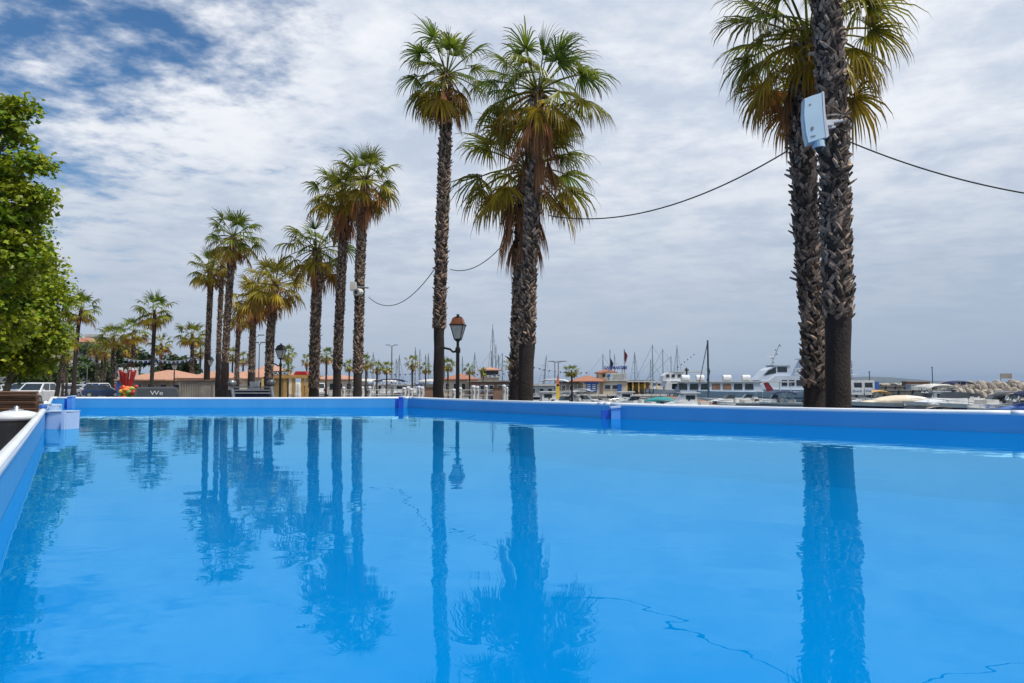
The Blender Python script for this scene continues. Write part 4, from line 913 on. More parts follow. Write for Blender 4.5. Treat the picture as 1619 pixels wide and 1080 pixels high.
def motorboat(label, px, D, L_=6.0, rz=0, top=None, cover=None, cabin=False, wind=True, fb=.85, hm_=None, engine=True, arch_h=1.05):
    t = thing('motorboat', label, 'motorboat', (0, 0, 0), gb); B = L_*.36
    mb = MB(); hull(mb, L_, B, fb); mb.build('hull', hm_ or hull_w, t)
    mb = MB(); stripe(mb, L_, B, fb, .62, .74); mb.build('stripe', M['navy'], t)
    mb = MB(); mb.tube([(L_*.10, -B*.42, fb+.2), (L_*.38, -B*.24, fb+.38), (L_*.52, 0, fb+.46), (L_*.38, B*.24, fb+.38), (L_*.10, B*.42, fb+.2)], .02, 5)
    for q in ((.25, .33), (.38, .24)):
        for s_ in (-1, 1): mb.tube([(L_*q[0], s_*B*q[1], fb), (L_*q[0], s_*B*q[1], fb+.32)], .015, 4)
    mb.build('bow_rail', M['steel'], t)
    if cover:
        mb = MB(); secs = []
        for i in range(7):
            a = i/6; x = -L_*.46+L_*.72*a; w_ = B*.46*(1 if a < .6 else 1-(a-.6)*.8); h = fb+.10+.42*math.sin(min(1, a*1.25)*math.pi)**.6
            secs.append([(x, -w_, fb+.02), (x, -w_*.85, fb+.02+(h-fb)*.6), (x, 0, h), (x, w_*.85, fb+.02+(h-fb)*.6), (x, w_, fb+.02)])
        loft(secs, mb); mb.build('boat_cover', M[cover], t, smooth=True)
    else:
        mb = MB(); mb.extr([(-L_*.02, fb-.02), (-L_*.02, fb+.38), (L_*.12, fb+.36), (L_*.34, fb+.12), (L_*.38, fb-.02)], -B*.34, B*.34); mb.build('foredeck', hull_w, t)
        mb = MB(); mb.box(-L_*.30, 0, fb+.05, L_*.14, B*.7, .42); mb.box(-L_*.12, 0, fb+.15, .4, B*.4, .6); mb.build('seat', M['offwhite'], t)
        if wind:
            mb = MB(); mb.add([(-L_*.03, -B*.36, fb+.36), (L_*.10, -B*.22, fb+.36), (L_*.10, B*.22, fb+.36), (-L_*.03, B*.36, fb+.36), (-L_*.06, -B*.33, fb+.72), (L_*.04, -B*.2, fb+.74), (L_*.04, B*.2, fb+.74), (-L_*.06, B*.33, fb+.72)], [(0, 1, 5, 4), (1, 2, 6, 5), (2, 3, 7, 6)]); mb.build('windscreen', M['glass'], t)
    if cabin:
        mb = MB(); mb.extr([(-L_*.18, fb), (-L_*.16, fb+1.0), (L_*.06, fb+1.02), (L_*.16, fb+.4), (L_*.22, fb)], -B*.32, B*.32); cb = mb.build('cabin', hull_w, t)
        for s_ in (-1, 1): mb = MB(); mb.box(-L_*.05, s_*(B*.32+.01), fb+.68, L_*.16, .02, .36); mb.build('side_window', M['glass'], cb)
        mb = MB(); mb.box(-L_*.05, 0, fb+1.08, L_*.34, B*.78, .10); mb.build('cabin_roof', hull_w, t)
    if top:
        mb = MB(); canopy(mb, -L_*.40, L_*.02, B*.44, fb+arch_h, dome=.16); mb.build('bimini', M[top], t, smooth=True)
        for xa_, xb_, zz_ in ((-L_*.36, -L_*.10, 0), (-L_*.22, 0, .03)):
            for sg_ in (-1, 1): mb = MB(); mb.tube([(xa_, sg_*B*.43, fb), ((xa_+xb_)/2-.1, sg_*B*.42, fb+arch_h-zz_), (xb_, sg_*B*.43, fb)], .03, 5); mb.build('bimini_strut', M['steel'], t)
    if engine:
        mb = MB(); mb.box(-L_*.53, 0, fb+.05, .42, .36, .55, taper=.75); mb.box(-L_*.53, 0, fb-.6, .18, .14, .9); mb.build('outboard_motor', M['dark'], t)
    place(t, (gx(px, D), D, WSEA), R(rz), 1.2 if 40 < D < 64 and px > 1160 else 1.05, label); return t
# centre, close to the quay
motorboat('white speedboat with grey arched canopy right of the middle palms', 893, 66, 5.4, 200, top='grey', fb=.75, arch_h=1.15)
motorboat('white speedboat with bare long foredeck beside the grey canopied one', 925, 68, 6.0, -20, fb=.80)
motorboat('white speedboat under the teal cover at the bow of the long ferry', 1028, 70, 5.5, 160, cover='teal', fb=.85)
motorboat('small white day boat moored below the harbour office terrace', 968, 71, 5.0, 30, fb=.7); motorboat('open white dinghy with dark seats near the blue shed door', 946, 77, 4.6, 190, fb=.6, wind=False)
motorboat('white and orange open boat just left of the teal covered one', 1002, 67, 5.0, 150, fb=.7, wind=True); motorboat('small blue covered boat moored below the ferry bow', 1014, 75, 4.6, 10, cover='navy', fb=.6)
motorboat('white fishing boat with little wheelhouse and white roof in front of the long ferry', 1082, 66, 5.2, 185, cabin=True, fb=.72)
motorboat('white open boat with brown canvas beside the wheelhouse boat', 1112, 67, 5.0, -10, cover='brown', fb=.7); motorboat('white tender with cream seats left of the two closest palms', 1150, 70, 5.6, 190, fb=.82)
motorboat('black canopied small boat between lamp post and middle palms', 784, 70, 4.6, 100, top='dark', fb=.7, arch_h=.85); motorboat('small boat with black hoop canopy right behind the far pool corner', 634, 69, 4.6, 95, top='dark', fb=.75, arch_h=.9)
motorboat('white dinghy with pointed bow just right of the lamp post', 742, 70, 4.4, 200, fb=.8, wind=False)
# right of the closest palm
motorboat('boat under a long cream cover right of the closest palm', 1392, 54, 7.2, 175, cover='cream', fb=1.05); motorboat('boat with low black canopy in front of the cream covered one', 1442, 44, 4.6, 185, top='dark', fb=.42, arch_h=.62)
motorboat('white boat with pale grey arched canopy and blue bag behind the black canopy', 1452, 63, 6.2, 190, top='offwhite', fb=.85, arch_h=1.3)
motorboat('sleek white cabin cruiser in the middle of the right group of boats', 1503, 51, 7.0, 196, cabin=False, fb=1.05, engine=False); motorboat('boat with raised navy canopy moored behind the sleek white cruiser', 1494, 75, 6.0, 190, top='navy', fb=1.3, arch_h=1.5)
motorboat('small white boat with grey tarpaulin beside the cruiser stern', 1538, 57, 4.8, 170, cover='brown', fb=.75); motorboat('speedboat with dark windscreen left of the blue covered boat', 1568, 53, 5.4, 170, fb=.8, top='dark', arch_h=.85)
motorboat('boat under a bright blue tarpaulin with black canopy frame at the right edge', 1603, 49, 5.6, 165, cover='blue', fb=.75, top='navy', arch_h=1.05)
motorboat('small wooden coloured boat with tan canopy hard by the closest palm', 1366, 67, 5.0, 185, top='wood2', fb=.8, arch_h=1.1)

for a in [('low white boat with steel bow rail moored left of the long cream cover', 1412, 62, 4.8, 150, dict(fb=.8)), ('white boat with dark blue half cover between the cream cover and the grey canopy', 1428, 60, 5.0, 170, dict(cover='navy', fb=.75)),
          ('small white runabout in front of the boulders beneath the navy canopy', 1530, 72, 4.6, 200, dict(fb=.9)), ('white cuddy boat with small cabin near the right edge', 1585, 66, 5.0, 185, dict(cabin=True, fb=.8)),
          ('small white cabin boat behind the sleek cruiser bow', 1475, 70, 5.0, 175, dict(cabin=True, fb=.8)), ('red and white tender beside the grey tarpaulin boat', 1552, 60, 4.2, 150, dict(fb=.8, wind=False, hm_=M['offwhite'])),
          ('white boat with tall grey canopy moored in front of the single palm', 905, 74, 5.2, 170, dict(top='grey', fb=.8, arch_h=1.2)), ('white cabin boat moored below the harbour office windows', 982, 76, 5.4, 190, dict(cabin=True, fb=.7)),
          ('white boat with orange brown cover left of the teal one', 1046, 74, 4.8, 160, dict(cover='brown', fb=.8)), ('white sports boat right of the wheelhouse boat below the ferry', 1180, 72, 5.6, 175, dict(fb=.85)),
          ('white boat with navy canopy left of the two closest palms', 1222, 70, 5.0, 165, dict(top='navy', fb=.8, arch_h=1.0)), ('white cabin boat seen right of the middle palms beside the white shed', 868, 72, 5.0, 10, dict(cabin=True, fb=.75))]:
    motorboat(*a[:5], **a[5])
# ------------------------------------------------------------------ sailboats
gs = 'sailing yachts moored in the marina'
def sail_proto():
    t = thing('sailboat', '', 'sailboat', (0, 0, 0), gs)
    mb = MB(); hull(mb, 10, 3.1, 1.15, n=10); mb.build('hull', hull_w, t)
    mb = MB(); mb.extr([(-2.2, 1.1), (-2.0, 1.6), (1.6, 1.55), (2.8, 1.15)], -.9, .9); mb.build('cabin', hull_w, t)
    mb = MB(); mb.tube([(-4.2, 0, 2.35), (.6, 0, 2.4)], .09, 6); mb.build('boom', M['grey'], t)
    mb = MB(); mb.tube([(-4.0, 0, 2.5), (-1.5, 0, 2.62), (.5, 0, 2.75)], [.14, .2, .16], 8); mb.build('furled_sail', M['navy'], t)
    mb = MB(); mb.tube([(-4.9, -1.2, 1.15), (-4.9, -1.2, 1.9), (-4.9, 1.2, 1.9), (-4.9, 1.2, 1.15)], .03, 4); mb.build('stern_rail', M['steel'], t)
    return t
sproto = sail_proto(); spares = [sproto]+[copy_tree(sproto) for _ in range(26)]
mastm = mat('mast_alloy', (.20, .22, .25), (.13, .15, .17), 3, .4, .5); mastd = mat('dark_mast', (.03, .06, .08), None, 3, .5)
def sailboat(label, px, pyt, D, rz, lean=0, r=.085, dark=False):
    o = spares.pop()
    place(o, (gx(px, D), D, WSEA), R(rz), 1, label); H = zat(pyt, D)-WSEA; dx = lean*D/FPX/H
    mb = MB(); v_ = Vector((dx*math.cos(R(rz)), -dx*math.sin(R(rz)), 1)); mb.tube([Vector((.6, 0, 1))+v_*0, Vector((.6, 0, 0))+v_*H], [r, r*.7], 6)
    for h_ in (.55, .78): q = Vector((.6, 0, 0))+v_*H*h_; mb.tube([(q.x, -.5, q.z), (q.x, .5, q.z)], .025, 4)
    o2 = mb.build('mast', mastd if dark else mastm); o2.parent = o
    mb = MB(); tp = Vector((.6, 0, 0))+v_*H*.98
    mb.tube([tp, (1.9, 0, 1.4) if dark else (5.0, 0, 1.4)], .05 if dark else .026, 4)
    if not dark: mb.tube([tp, (-4.9, 0, 1.3)], .016, 4); mb.tube([tp, (.5, -1.3, 1.2)], .016, 4); mb.tube([tp, (.5, 1.3, 1.2)], .016, 4)
    o3 = mb.build('rigging', mastm); o3.parent = o
for a in [
 ('sailboat with mast seen in the gap left of the camera box palm', 549, 568, 128, 60), ('sailboat whose mast rises right of the camera box palm trunk', 582, 556, 124, 100), ('sailboat whose mast stands above the first small palm of the marina', 589, 557, 136, 80),
 ('sailboat with short mast above the left round headed palm', 598, 568, 130, 95), ('sailboat with thin mast hard right of the floodlight pole', 625, 567, 134, 75), ('sailboat with mast halfway between floodlight pole and ragged palm', 633, 561, 118, 110),
 ('sailboat whose tall mast tops the ragged double crowned palm', 656, 549, 126, 85), ('sailboat with mast just right of the ragged double crowned palm', 664, 552, 120, 95), ('sailboat with mast left of the slender palm trunk', 671, 560, 138, 70),
 ('sailboat with mast nearest the slender palm trunk on its left', 677, 558, 122, 90), ('sailboat with mast seen between slender palm and lamp post', 704, 562, 126, 100), ('sailboat with faint short mast right of the lamp post', 731, 563, 142, 90),
 ('sailboat with mast at the left side of the watch tower roof', 752, 557, 124, 105), ('sailboat with mast and slanting forestay above the watch tower', 772, 554, 120, 20), ('sailboat with the tallest mast of the marina above the watch tower', 778, 513, 122, 80),
 ('sailboat whose mast stands right of the tallest mast', 784, 545, 128, 90), ('sailboat with mast at the right edge of the watch tower roof', 787, 560, 118, 75), ('sailboat with slanting stay just left of the middle palms', 799, 558, 126, 160),
 ('sailboat with leaning mast right of the middle palms', 859, 562, 116, 90, 5), ('sailboat with thick mast left of the harbour office turret', 948, 560, 130, 10), ('sailboat with two toned mast behind the right end of the office sign', 1002, 556, 126, 70), 
 ('sailboat with short mast at the ferry wheelhouse', 1024, 568, 138, 20), ('sailboat with tall mast left above the ferry wheelhouse', 1036, 545, 132, 175), ('sailboat with mast right above the ferry wheelhouse', 1052, 552, 136, 170),
 ('sailboat with tall lone mast behind the ferry windows', 1071, 546, 130, 90), ('sailboat with thin mast behind the flag pole of the harbour office', 971, 560, 140, 80)]:
    sailboat(*a)
sailboat('sailboat with dark teal mast and steep boom in front of the ferry canisters', 1127, 538, 76, 176, r=.13, dark=True)
for o_ in [c for c in bpy.data.objects if c.parent and c.parent.get('label', '').startswith('sailboat with dark teal') and c.name.startswith(('furled', 'boom', 'cabin'))]: bpy.data.objects.remove(o_)
# motor yachts among the masts, left part
assert not spares
for px, D, rz, lab in ((540, 96, 80, 'white yacht glimpsed right of the curved trunk palm'), (592, 92, 75, 'white yacht behind the first small palm of the marina'), (612, 100, 100, 'white yacht under the two round headed palms'), (640, 88, 20, 'white yacht with blue canopy behind the far pool corner'),
                       (688, 98, 80, 'white yacht at the foot of the slender palm'), (857, 90, 170, 'white motor yacht right behind the middle palms')):
    motorboat(lab, px, D, 8.5, rz, top='navy' if px in (640,) else 'offwhite', cabin=True, fb=1.5, arch_h=1.6)

# ------------------------------------------------------------------ ferries
def barrel(t, x, y, z, name='life_raft'):
    mb = MB(); mb.tube([(x-.55, y, z), (x-.5, y, z), (x+.5, y, z), (x+.55, y, z)], [.3, .42, .42, .3], 14); mb.build(name, M['white'], t)
def ring(t, x, y, z, r=.32):
    mb = MB(); n = 14; pts = [(x+r*math.cos(2*math.pi*k/n), y, z+r*math.sin(2*math.pi*k/n)) for k in range(n+1)]; mb.tube(pts, .08, 6); mb.build('life_ring', M['red'], t)
# everything is built with the bow towards +x and turned round so that the bow points left; near side is +y
DF = 90; kx = FPX/DF
t = thing('ferry', 'long low grey blue passenger ferry with dark stripe and white raft canisters', 'ferry', (0, 0, 0)); LF = 19.4; B = 4.6
mb = MB(); hull(mb, LF, B, 1.72, .5, .08, .42, 20, stern=.95); mb.build('hull', hull_g, t)
mb = MB(); stripe(mb, LF, B, 1.72, .42, .50, .08, .42, 20, stern=.95); mb.build('stripe', M['navy'], t)
mb = MB(); stripe(mb, LF, B, 1.72, -.22, .03, .08, .42, 20, stern=.95); mb.build('boot_top', hull_d, t)
mb = MB(); mb.extr([(-4.6, 1.68), (-3.9, 2.95), (5.6, 2.95), (6.3, 1.68)], -1.9, 1.9); cb = mb.build('deckhouse', hull_g2, t)
mb = MB(); mb.box(-1.0, 0, 3.02, 15.0, 4.1, .14); mb.build('deckhouse_roof', M['offwhite'], t)
for i in range(7):
    for s_ in (-1, 1):
        mb = MB(); x = -3.2+i*1.42; mb.extr([(x, 2.02), (x+.05, 2.78), (x+1.08, 2.78), (x+1.13, 2.02)], s_*1.92-.015, s_*1.92+.015); mb.build('window', M['glass'] if i not in (2, 3) else M['brown'], cb)
for x in (-8.0, -6.6, -5.2):
    for s_ in (-1, 1): mb = MB(); mb.tube([(x, s_*1.9, 1.6), (x, s_*1.9, 2.95)], .04, 5); mb.build('stanchion', M['white'], t)
for x, mm in ((5.3, 0), (3.4, 0), (-.1, 0), (-2.6, 0)): barrel(t, x, .8, 3.5)
mb = MB(); mb.lathe([(.05, 3.1), (.16, 3.2), (.10, 4.4), (.3, 4.5), (.3, 4.6), (.05, 4.9)], 4.9, 0, 8); mb.build('radar_post', M['dark'], t); mb = MB(); mb.tube([(2.2, 0, 3.1), (1.9, 0, 4.4), (2.1, 0, 4.8)], [.12, .12, .2], 8); mb.build('exhaust_stack', M['dark'], t)
mb = MB(); mb.box(-LF/2-.9, 0, .75, 1.9, B*.9, 1.5); mb.box(-LF/2-1.1, 0, 1.55, 2.3, B*.94, .12); mb.build('boarding_platform', M['white'], t)
mb = MB(); mb.add([(-4.4, 2.05, 2.9), (-5.0, 2.1, 2.95), (-5.7, 2.12, 2.0), (-4.9, 2.08, 1.7)], [(0, 1, 2, 3)]); mb.add([(-4.4, 2.03, 2.9), (-5.0, 2.08, 2.95), (-5.7, 2.1, 2.0), (-4.9, 2.06, 1.7)], [(3, 2, 1, 0)]); mb.build('red_flag', M['darkred'], t)
for k in range(8): 
    mb = MB(); x = 4.6-k*.3
ob = text_mesh('hull_name', 'LE VERT', M['navy'], t, .58, .01, (7.0, B/2*.90, 1.33), (math.pi/2+.1, 0, math.pi+.21), bold=True)
place(t, (gx(1143, DF), DF, WSEA), R(180), 1)
# wheelhouse ferry behind the bow
DC = 96; t = thing('ferry', 'white passenger boat with wheelhouse, row of five dark windows and orange life ring', 'ferry', (0, 0, 0))
mb = MB(); hull(mb, 14, 4.4, 1.7, .5, .1, .4, 14); mb.build('hull', hull_w, t)
mb = MB(); mb.extr([(-4.0, 1.6), (-4.0, 3.15), (2.6, 3.15), (3.0, 1.6)], -1.7, 1.7); cb = mb.build('cabin', M['white'], t)
for k in range(5): mb = MB(); mb.box(.0-k*.72, 1.72, 2.72, .50, .06, .55); mb.build('window', M['glass'], cb)
mb = MB(); mb.extr([(.2, 3.1), (.2, 4.3), (2.3, 4.35), (2.9, 3.9), (3.1, 3.1)], -1.2, 1.2); wh = mb.build('wheelhouse', M['white'], t)
for x in (.75, 1.6, 2.35): mb = MB(); mb.box(x, 1.22, 3.85, .45, .05, .42); mb.build('window', M['glass'], wh)
mb = MB(); mb.box(-.8, 0, 4.42, 4.6, 2.6, .12); mb.build('wheelhouse_roof', M['offwhite'], t)
mb = MB(); mb.extr([(3.0, 1.6), (3.0, 2.5), (3.7, 2.4), (4.6, 1.7)], -1.2, 1.2); mb.build('fore_cabin', M['offwhite'], t)
ring(t, -4.2, 1.8, 2.5, .34)
mb = MB(); mb.tube([(1.6, 0, 4.4), (1.6, 0, 6.6)], .05, 5); mb.tube([(1.1, 0, 5.4), (2.1, 0, 5.4)], .03, 4); mb.tube([(1.6, 0, 6.6), (5.8, 0, 2.6)], .02, 4); mb.build('signal_mast', M['grey'], t)
for k in range(6): mb = MB(); x = .6-k*.45; mb.lathe([(.02, 5.0+k*.35), (.11, 5.12+k*.35), (.02, 5.24+k*.35)], x, 0, 6); mb.build('ball_marker', M['dark'], t)
place(t, (gx(1078, DC), DC, WSEA), R(180), 1)
# bow railing clutter boat + big ferry behind
DB = 100; t = thing('ferry', 'tall grey white sightseeing ferry with raked wheelhouse and antennas, partly behind the closest palms', 'ferry', (0, 0, 0))
mb = MB(); hull(mb, 17, 5, 1.9, .5, .05, .25, 16); mb.build('hull', hull_g2, t)
mb = MB(); mb.extr([(-7.5, 1.85), (-7.5, 3.9), (1.8, 3.9), (3.2, 3.0), (6.2, 1.9)], -2.1, 2.1); cb = mb.build('main_cabin', hull_g2, t)
for k in range(8): mb = MB(); mb.box(-6.8+k*1.05, 2.12, 2.9, .78, .06, .8); mb.build('window', M['glass'], cb)
mb = MB(); mb.extr([(-.6, 3.85), (-.5, 5.35), (1.6, 5.4), (2.9, 4.7), (4.2, 3.3), (3.0, 3.0), (1.8, 3.85)], -1.5, 1.5); wh = mb.build('wheelhouse', hull_g2, t)
mb = MB(); mb.extr([(-.1, 4.45), (-.1, 5.2), (1.3, 5.2), (1.3, 4.45)], 1.49, 1.53); mb.build('side_window', M['glass'], wh); mb = MB(); mb.extr([(1.5, 4.3), (1.5, 5.2), (2.6, 4.7), (3.3, 3.95)], 1.49, 1.53); mb.build('raked_window', M['glass'], wh)
mb = MB(); mb.box(.5, 0, 5.45, 2.8, 3.2, .12); mb.build('wheelhouse_roof', M['white'], t)
mb = MB(); mb.extr([(-5.6, 3.9), (-5.4, 6.3), (-3.0, 6.3), (-2.4, 5.2), (-1.8, 3.9)], -1.4, 1.4); up = mb.build('upper_bridge', hull_g2, t)
for k in range(3): mb = MB(); mb.box(-5.0+k*.85, 1.42, 5.5, .6, .05, .55); mb.build('window', M['glass'], up)
mb = MB(); mb.box(-4.2, 0, 6.4, 3.4, 3.0, .12); mb.build('bridge_roof', M['white'], t)
for x, z0_, z1_, dx in ((1.6, 5.5, 8.6, -1.3), (-4.0, 6.4, 9.2, .0), (-6.4, 3.9, 9.0, 0)):
    mb = MB(); mb.tube([(x, 0, z0_), (x+dx, 0, z1_)], .04, 5); mb.tube([(x-.5, 0, z0_+1.2), (x+.6, 0, z0_+1.2)], .03, 4)
    mb.build('antenna', M['grey'], t)
    for k in range(5): 
        f = (k+.6)/5; mb = MB(); q = z0_+(z1_-z0_)*f; mb.lathe([(.02, q-.14), (.14, q), (.02, q+.14)], x+dx*f+(.25 if k % 2 else -.2), 0, 6); mb.build('ball_marker', M['dark'], t)
ring(t, -2.2, 2.2, 4.4, .32)
mb = MB(); 
for z in (4.25, 4.6, 4.9): mb.tube([(-7.4, 2.05, z), (-1.0, 2.05, z)], .025, 4)
for k in range(8): mb.tube([(-7.4+k*.9, 2.05, 3.9), (-7.4+k*.9, 2.05, 4.9)], .025, 4)
mb.build('deck_rail', M['white'], t)
mb = MB(); mb.box(-2.6, 2.0, 4.45, 1.2, .1, .5); mb.build('red_white_banner', M['darkred'], t)
place(t, (gx(1235, DB), DB, WSEA), R(180), 1)
t = thing('ferry', 'white excursion boat with radar and banners right of the closest palm', 'ferry', (0, 0, 0))
mb = MB(); hull(mb, 7.4, 3.2, 1.6, .4, .05, .2, 10); mb.build('hull', hull_g2, t); mb = MB(); mb.extr([(-2.5, 1.6), (-2.5, 3.2), (2.2, 3.2), (3.0, 1.6)], -1.4, 1.4); cb = mb.build('cabin', M['white'], t)
for k in range(3): mb = MB(); mb.box(-1.8+k*1.3, 1.42, 2.6, .9, .05, .6); mb.build('window', M['glass'], cb)
for k, z in enumerate((3.9, 4.6, 5.3)): mb = MB(); mb.box(-.5, 0, z, 1.3-.3*k, .9, .09); mb.build('radar', M['white'], t)
mb = MB(); mb.tube([(-.5, 0, 3.2), (-.5, 0, 5.6)], .05, 5); mb.build('radar_mast', M['grey'], t)
mb = MB(); mb.box(-2.9, 0, 2.3, .7, 2.0, 1.4); mb.build('stern_cabin', M['blue'], t)
place(t, (gx(1338, 84), 84, WSEA), R(180), 1)

# banners on the pontoon right of the palm
for px, w_, lab in ((1352, 20, 'left white banner with blue scribbled lettering right of the closest palm'), (1369.5, 11, 'right smaller white banner with blue scribbled lettering')):
    D = 60; t = thing('banner', lab, 'banner', (gx(px, D), D, WSEA), 'white banners on the pontoon'); z = zat(618.5, D); ww = w_*D/FPX
    mb = MB(); mb.box(gx(px, D), D, z, ww, .05, .62, ry=.04); mb.build('sheet', M['white'], t)
    for s_ in (-1, 1): mb = MB(); mb.tube([(gx(px, D)+s_*ww*.45, D+.04, WSEA-.3), (gx(px, D)+s_*ww*.45, D+.04, z+.3)], .03, 5); mb.build('pole', M['grey'], t)
    mb = MB(); rr = random.Random(px)
    x = gx(px, D)-ww*.38
    while x < gx(px, D)+ww*.36:
        mb.tube([(x, D-.035, z+rr.uniform(-.1, .02)), (x+.05, D-.035, z+rr.uniform(.05, .16)), (x+.09, D-.035, z-rr.uniform(.02, .1))], .014, 4); x += .12
    mb.build('scribbled_lettering', M['blue'], t)

# ------------------------------------------------------------------ harbour office with turret and sign
D = 90; t = thing('harbour_office', 'cream harbour office with tiled turret roof and blue lettered rooftop sign', 'building', (gx(955, D), D, 0))
x0, x1 = gx(921, D), gx(990, D); ze = zat(603, D)
mb = MB(); mb.box((x0+x1)/2, D+3, ze/2, x1-x0, 6, ze); mb.build('wall', M['cream'], t)
mb = MB(); xa, xb = gx(906, D), gx(957, D); mb.hip(xa, xb, D-.1, D+6, ze+.05, zat(593, D), .2); mb.build('roof', M['tile'], t)
mb = MB(); mb.box(gx(957, D)/2+gx(992, D)/2, D+2.8, ze+.12, gx(992, D)-gx(957, D), 6, .24); mb.build('flat_roof', M['offwhite'], t)
xt0, xt1 = gx(947, D), gx(975, D); mb = MB(); mb.box((xt0+xt1)/2, D+2.2, (ze+zat(589, D))/2, xt1-xt0, 2.2, zat(589, D)-ze); tw = mb.build('turret', M['cream'], t)
mb = MB(); mb.hip(xt0, xt1, D+1.1, D+3.3, zat(588.5, D), zat(583, D), .25); mb.build('turret_roof', M['tile'], t)
mb = MB(); mb.box(gx(955.5, D), D+1.06, zat(593.5, D), .38, .06, .38); mb.build('window', M['glass'], tw)
mb = MB(); mb.box((gx(924, D)+gx(945, D))/2, D-.06, zat(604.5, D), gx(945, D)-gx(923, D), .1, .42); mb.build('blue_fascia', M['blue'], t)
mb = MB(); mb.box((gx(926, D)+gx(943, D))/2, D-.05, zat(616, D)*.5+zat(608, D)*.5, gx(943, D)-gx(926, D), .08, 1.35); dr_ = mb.build('door', M['blue'], t)
for r_ in range(4):
    for c_ in range(2): mb = MB(); mb.box(gx(930+c_*8, D), D-.11, zat(608.5+r_*3, D), .42, .05, .10); mb.build('door_panel', M['white'], dr_)
wins(t, [gx(960, D), gx(971.5, D)], D, zat(615, D), zat(609, D), .7); mb = MB(); mb.box(gx(978.5, D), D-.05, .75, .55, .08, 1.5); mb.build('side_door', M['blue'], t)
mb = MB(); mb.box(gx(950.5, D), D-.08, .8, .28, .2, 1.7); mb.build('brown_pillar', M['brown'], t)
mb = MB(); mb.box((gx(958, D)+gx(989, D))/2, D-.2, zat(596, D), gx(989, D)-gx(958, D), .10, 1.05); bd = mb.build('billboard', M['offwhite'], t)
mb = MB(); q = at(962.5, 594, D-.28); mb.tube([(q.x, q.y, q.z), (q.x, q.y-.02, q.z)], .22, 14); mb.box(q.x, q.y, q.z-.42, .3, .03, .06); mb.build('round_emblem', M['blue'], bd)
mb = MB()
for r_ in range(3):
    for c_ in range(7): mb.box(gx(968.5+c_*2.6, D), D-.27, zat(593+r_*2.8, D), .12, .02, .06)
mb.build('small_print', M['grey'], bd)
mb = MB(); mb.box(gx(974, D), D+1.0, zat(581.5, D)-.01, gx(992, D)-gx(956.5, D), .06, .10); mb.box(gx(964, D), D+1.05, zat(584, D), .06, .06, .6); mb.box(gx(985, D), D+1.05, zat(590, D), .08, .08, 1.6); fr2 = mb.build('sign_frame', M['grey'], t)
text_mesh('lettering', 'GARE MARITIME', mat('sign_blue', (.012, .03, .30), None, 3, .5), fr2, .66, .03, (gx(974.2, D)-gx(955, D), .85, zat(581.5, D)), bold=True, fit=3.1)
def flag(label, px, pyt, D, m, h1, fd=0, pyb=605):
    x = gx(px, D); t = thing('flag_pole', label, 'flag', (x, D, 0)); zt = zat(pyt, D); mb = MB(); mb.tube([(x, D, zat(pyb, D)-1), (x, D, zt)], .055, 6); mb.build('pole', M['grey'], t)
    mb = MB(); n = 6; vs = []
    for i in range(n+1):
        a = i/n; off = .08*math.sin(a*7); vs += [(x+.05+a*.42, D+off, zt-.15-fd-a*h1*.95), (x+.05+a*.12, D+off+.05, zt-1.3-fd-a*h1*.9)]
    mb.add(vs, [(2*i, 2*i+1, 2*i+3, 2*i+2) for i in range(n)]); b2 = [(a_, b_+.02, c_) for a_, b_, c_ in vs]; mb.add(b2, [(2*i+2, 2*i+3, 2*i+1, 2*i) for i in range(n)]); mb.build('flag_cloth', M[m], t)
flag('pole with drooping dark blue flag left above the rooftop sign', 964, 553, D+1.6, 'navy', .9, .9); flag('pole with limp red flag right above the rooftop sign', 986.5, 552, D+1.6, 'darkred', .8, 0)
# terrace
D = 91; t = thing('terrace', 'covered terrace with ochre posts right of the harbour office', 'terrace', (gx(1012, D), D, 0)); x0, x1 = gx(990, D), gx(1037, D); zt = zat(604, D)
mb = MB(); mb.box((x0+x1)/2, D+2.5, zt+.07, x1-x0+.3, 5.4, .16); mb.build('roof', M['offwhite'], t)
mb = MB(); mb.box((x0+x1)/2, D+2.5, zt+.20, x1-x0-.4, 5.0, .12); mb.build('roof_deck', M['grey'], t)
for k in range(6): mb = MB(); mb.box(x0+(x1-x0)*k/5, D, zt/2, .16, .16, zt); mb.build('post', M['ochre'], t)
mb = MB(); mb.box((x0+x1)/2, D+4.9, zt/2, x1-x0, .2, zt); mb.build('back_wall', M['brown'], t)
for k in range(3): mb = MB(); mb.box(x0+(x1-x0)*(k+.6)/3.4, D+4.7, zt*.5, .9, .1, zt*.7); mb.build('yellow_curtain', M['yellow'], t)
rr = random.Random(9)
for k in range(7):
    px = 992+k*6.2; t = thing('cafe_chair', ('dark' if k % 2 else 'light')+' terrace chair number of the row', 'chair', (gx(px, 88.4), 88.4, 0), 'chairs on the harbour terrace'); x = gx(px, 88.4)
    t['label'] = 'cafe chair in the row along the harbour terrace edge'
    mm = M['dark'] if k % 2 else M['dark']
    mb = MB(); mb.box(x, 88.4, .45, .42, .42, .05); mb.build('seat', mm, t); mb = MB(); mb.box(x+.2, 88.4, .72, .04, .4, .5); mb.build('backrest', mm, t)
    for sx in (-.17, .17):
        for sy in (-.17, .17): mb = MB(); mb.tube([(x+sx, 88.4+sy, 0), (x+sx, 88.4+sy, .45)], .025, 4); mb.build('leg', mm, t)
# quay planters and kerb blocks on the mole
t = thing('quay_kerb', 'light stone kerb along the quay below the harbour office', 'kerb', (gx(990, 84.6), 85.5, 0)); mb = MB()
for k in range(22): mb.box(-1.5+k*1.16+.2, 85.0+k*.17, .10, 1.08, .5, .26, rz=.145)
mb.build('kerb_stones', M['offwhite'], t)
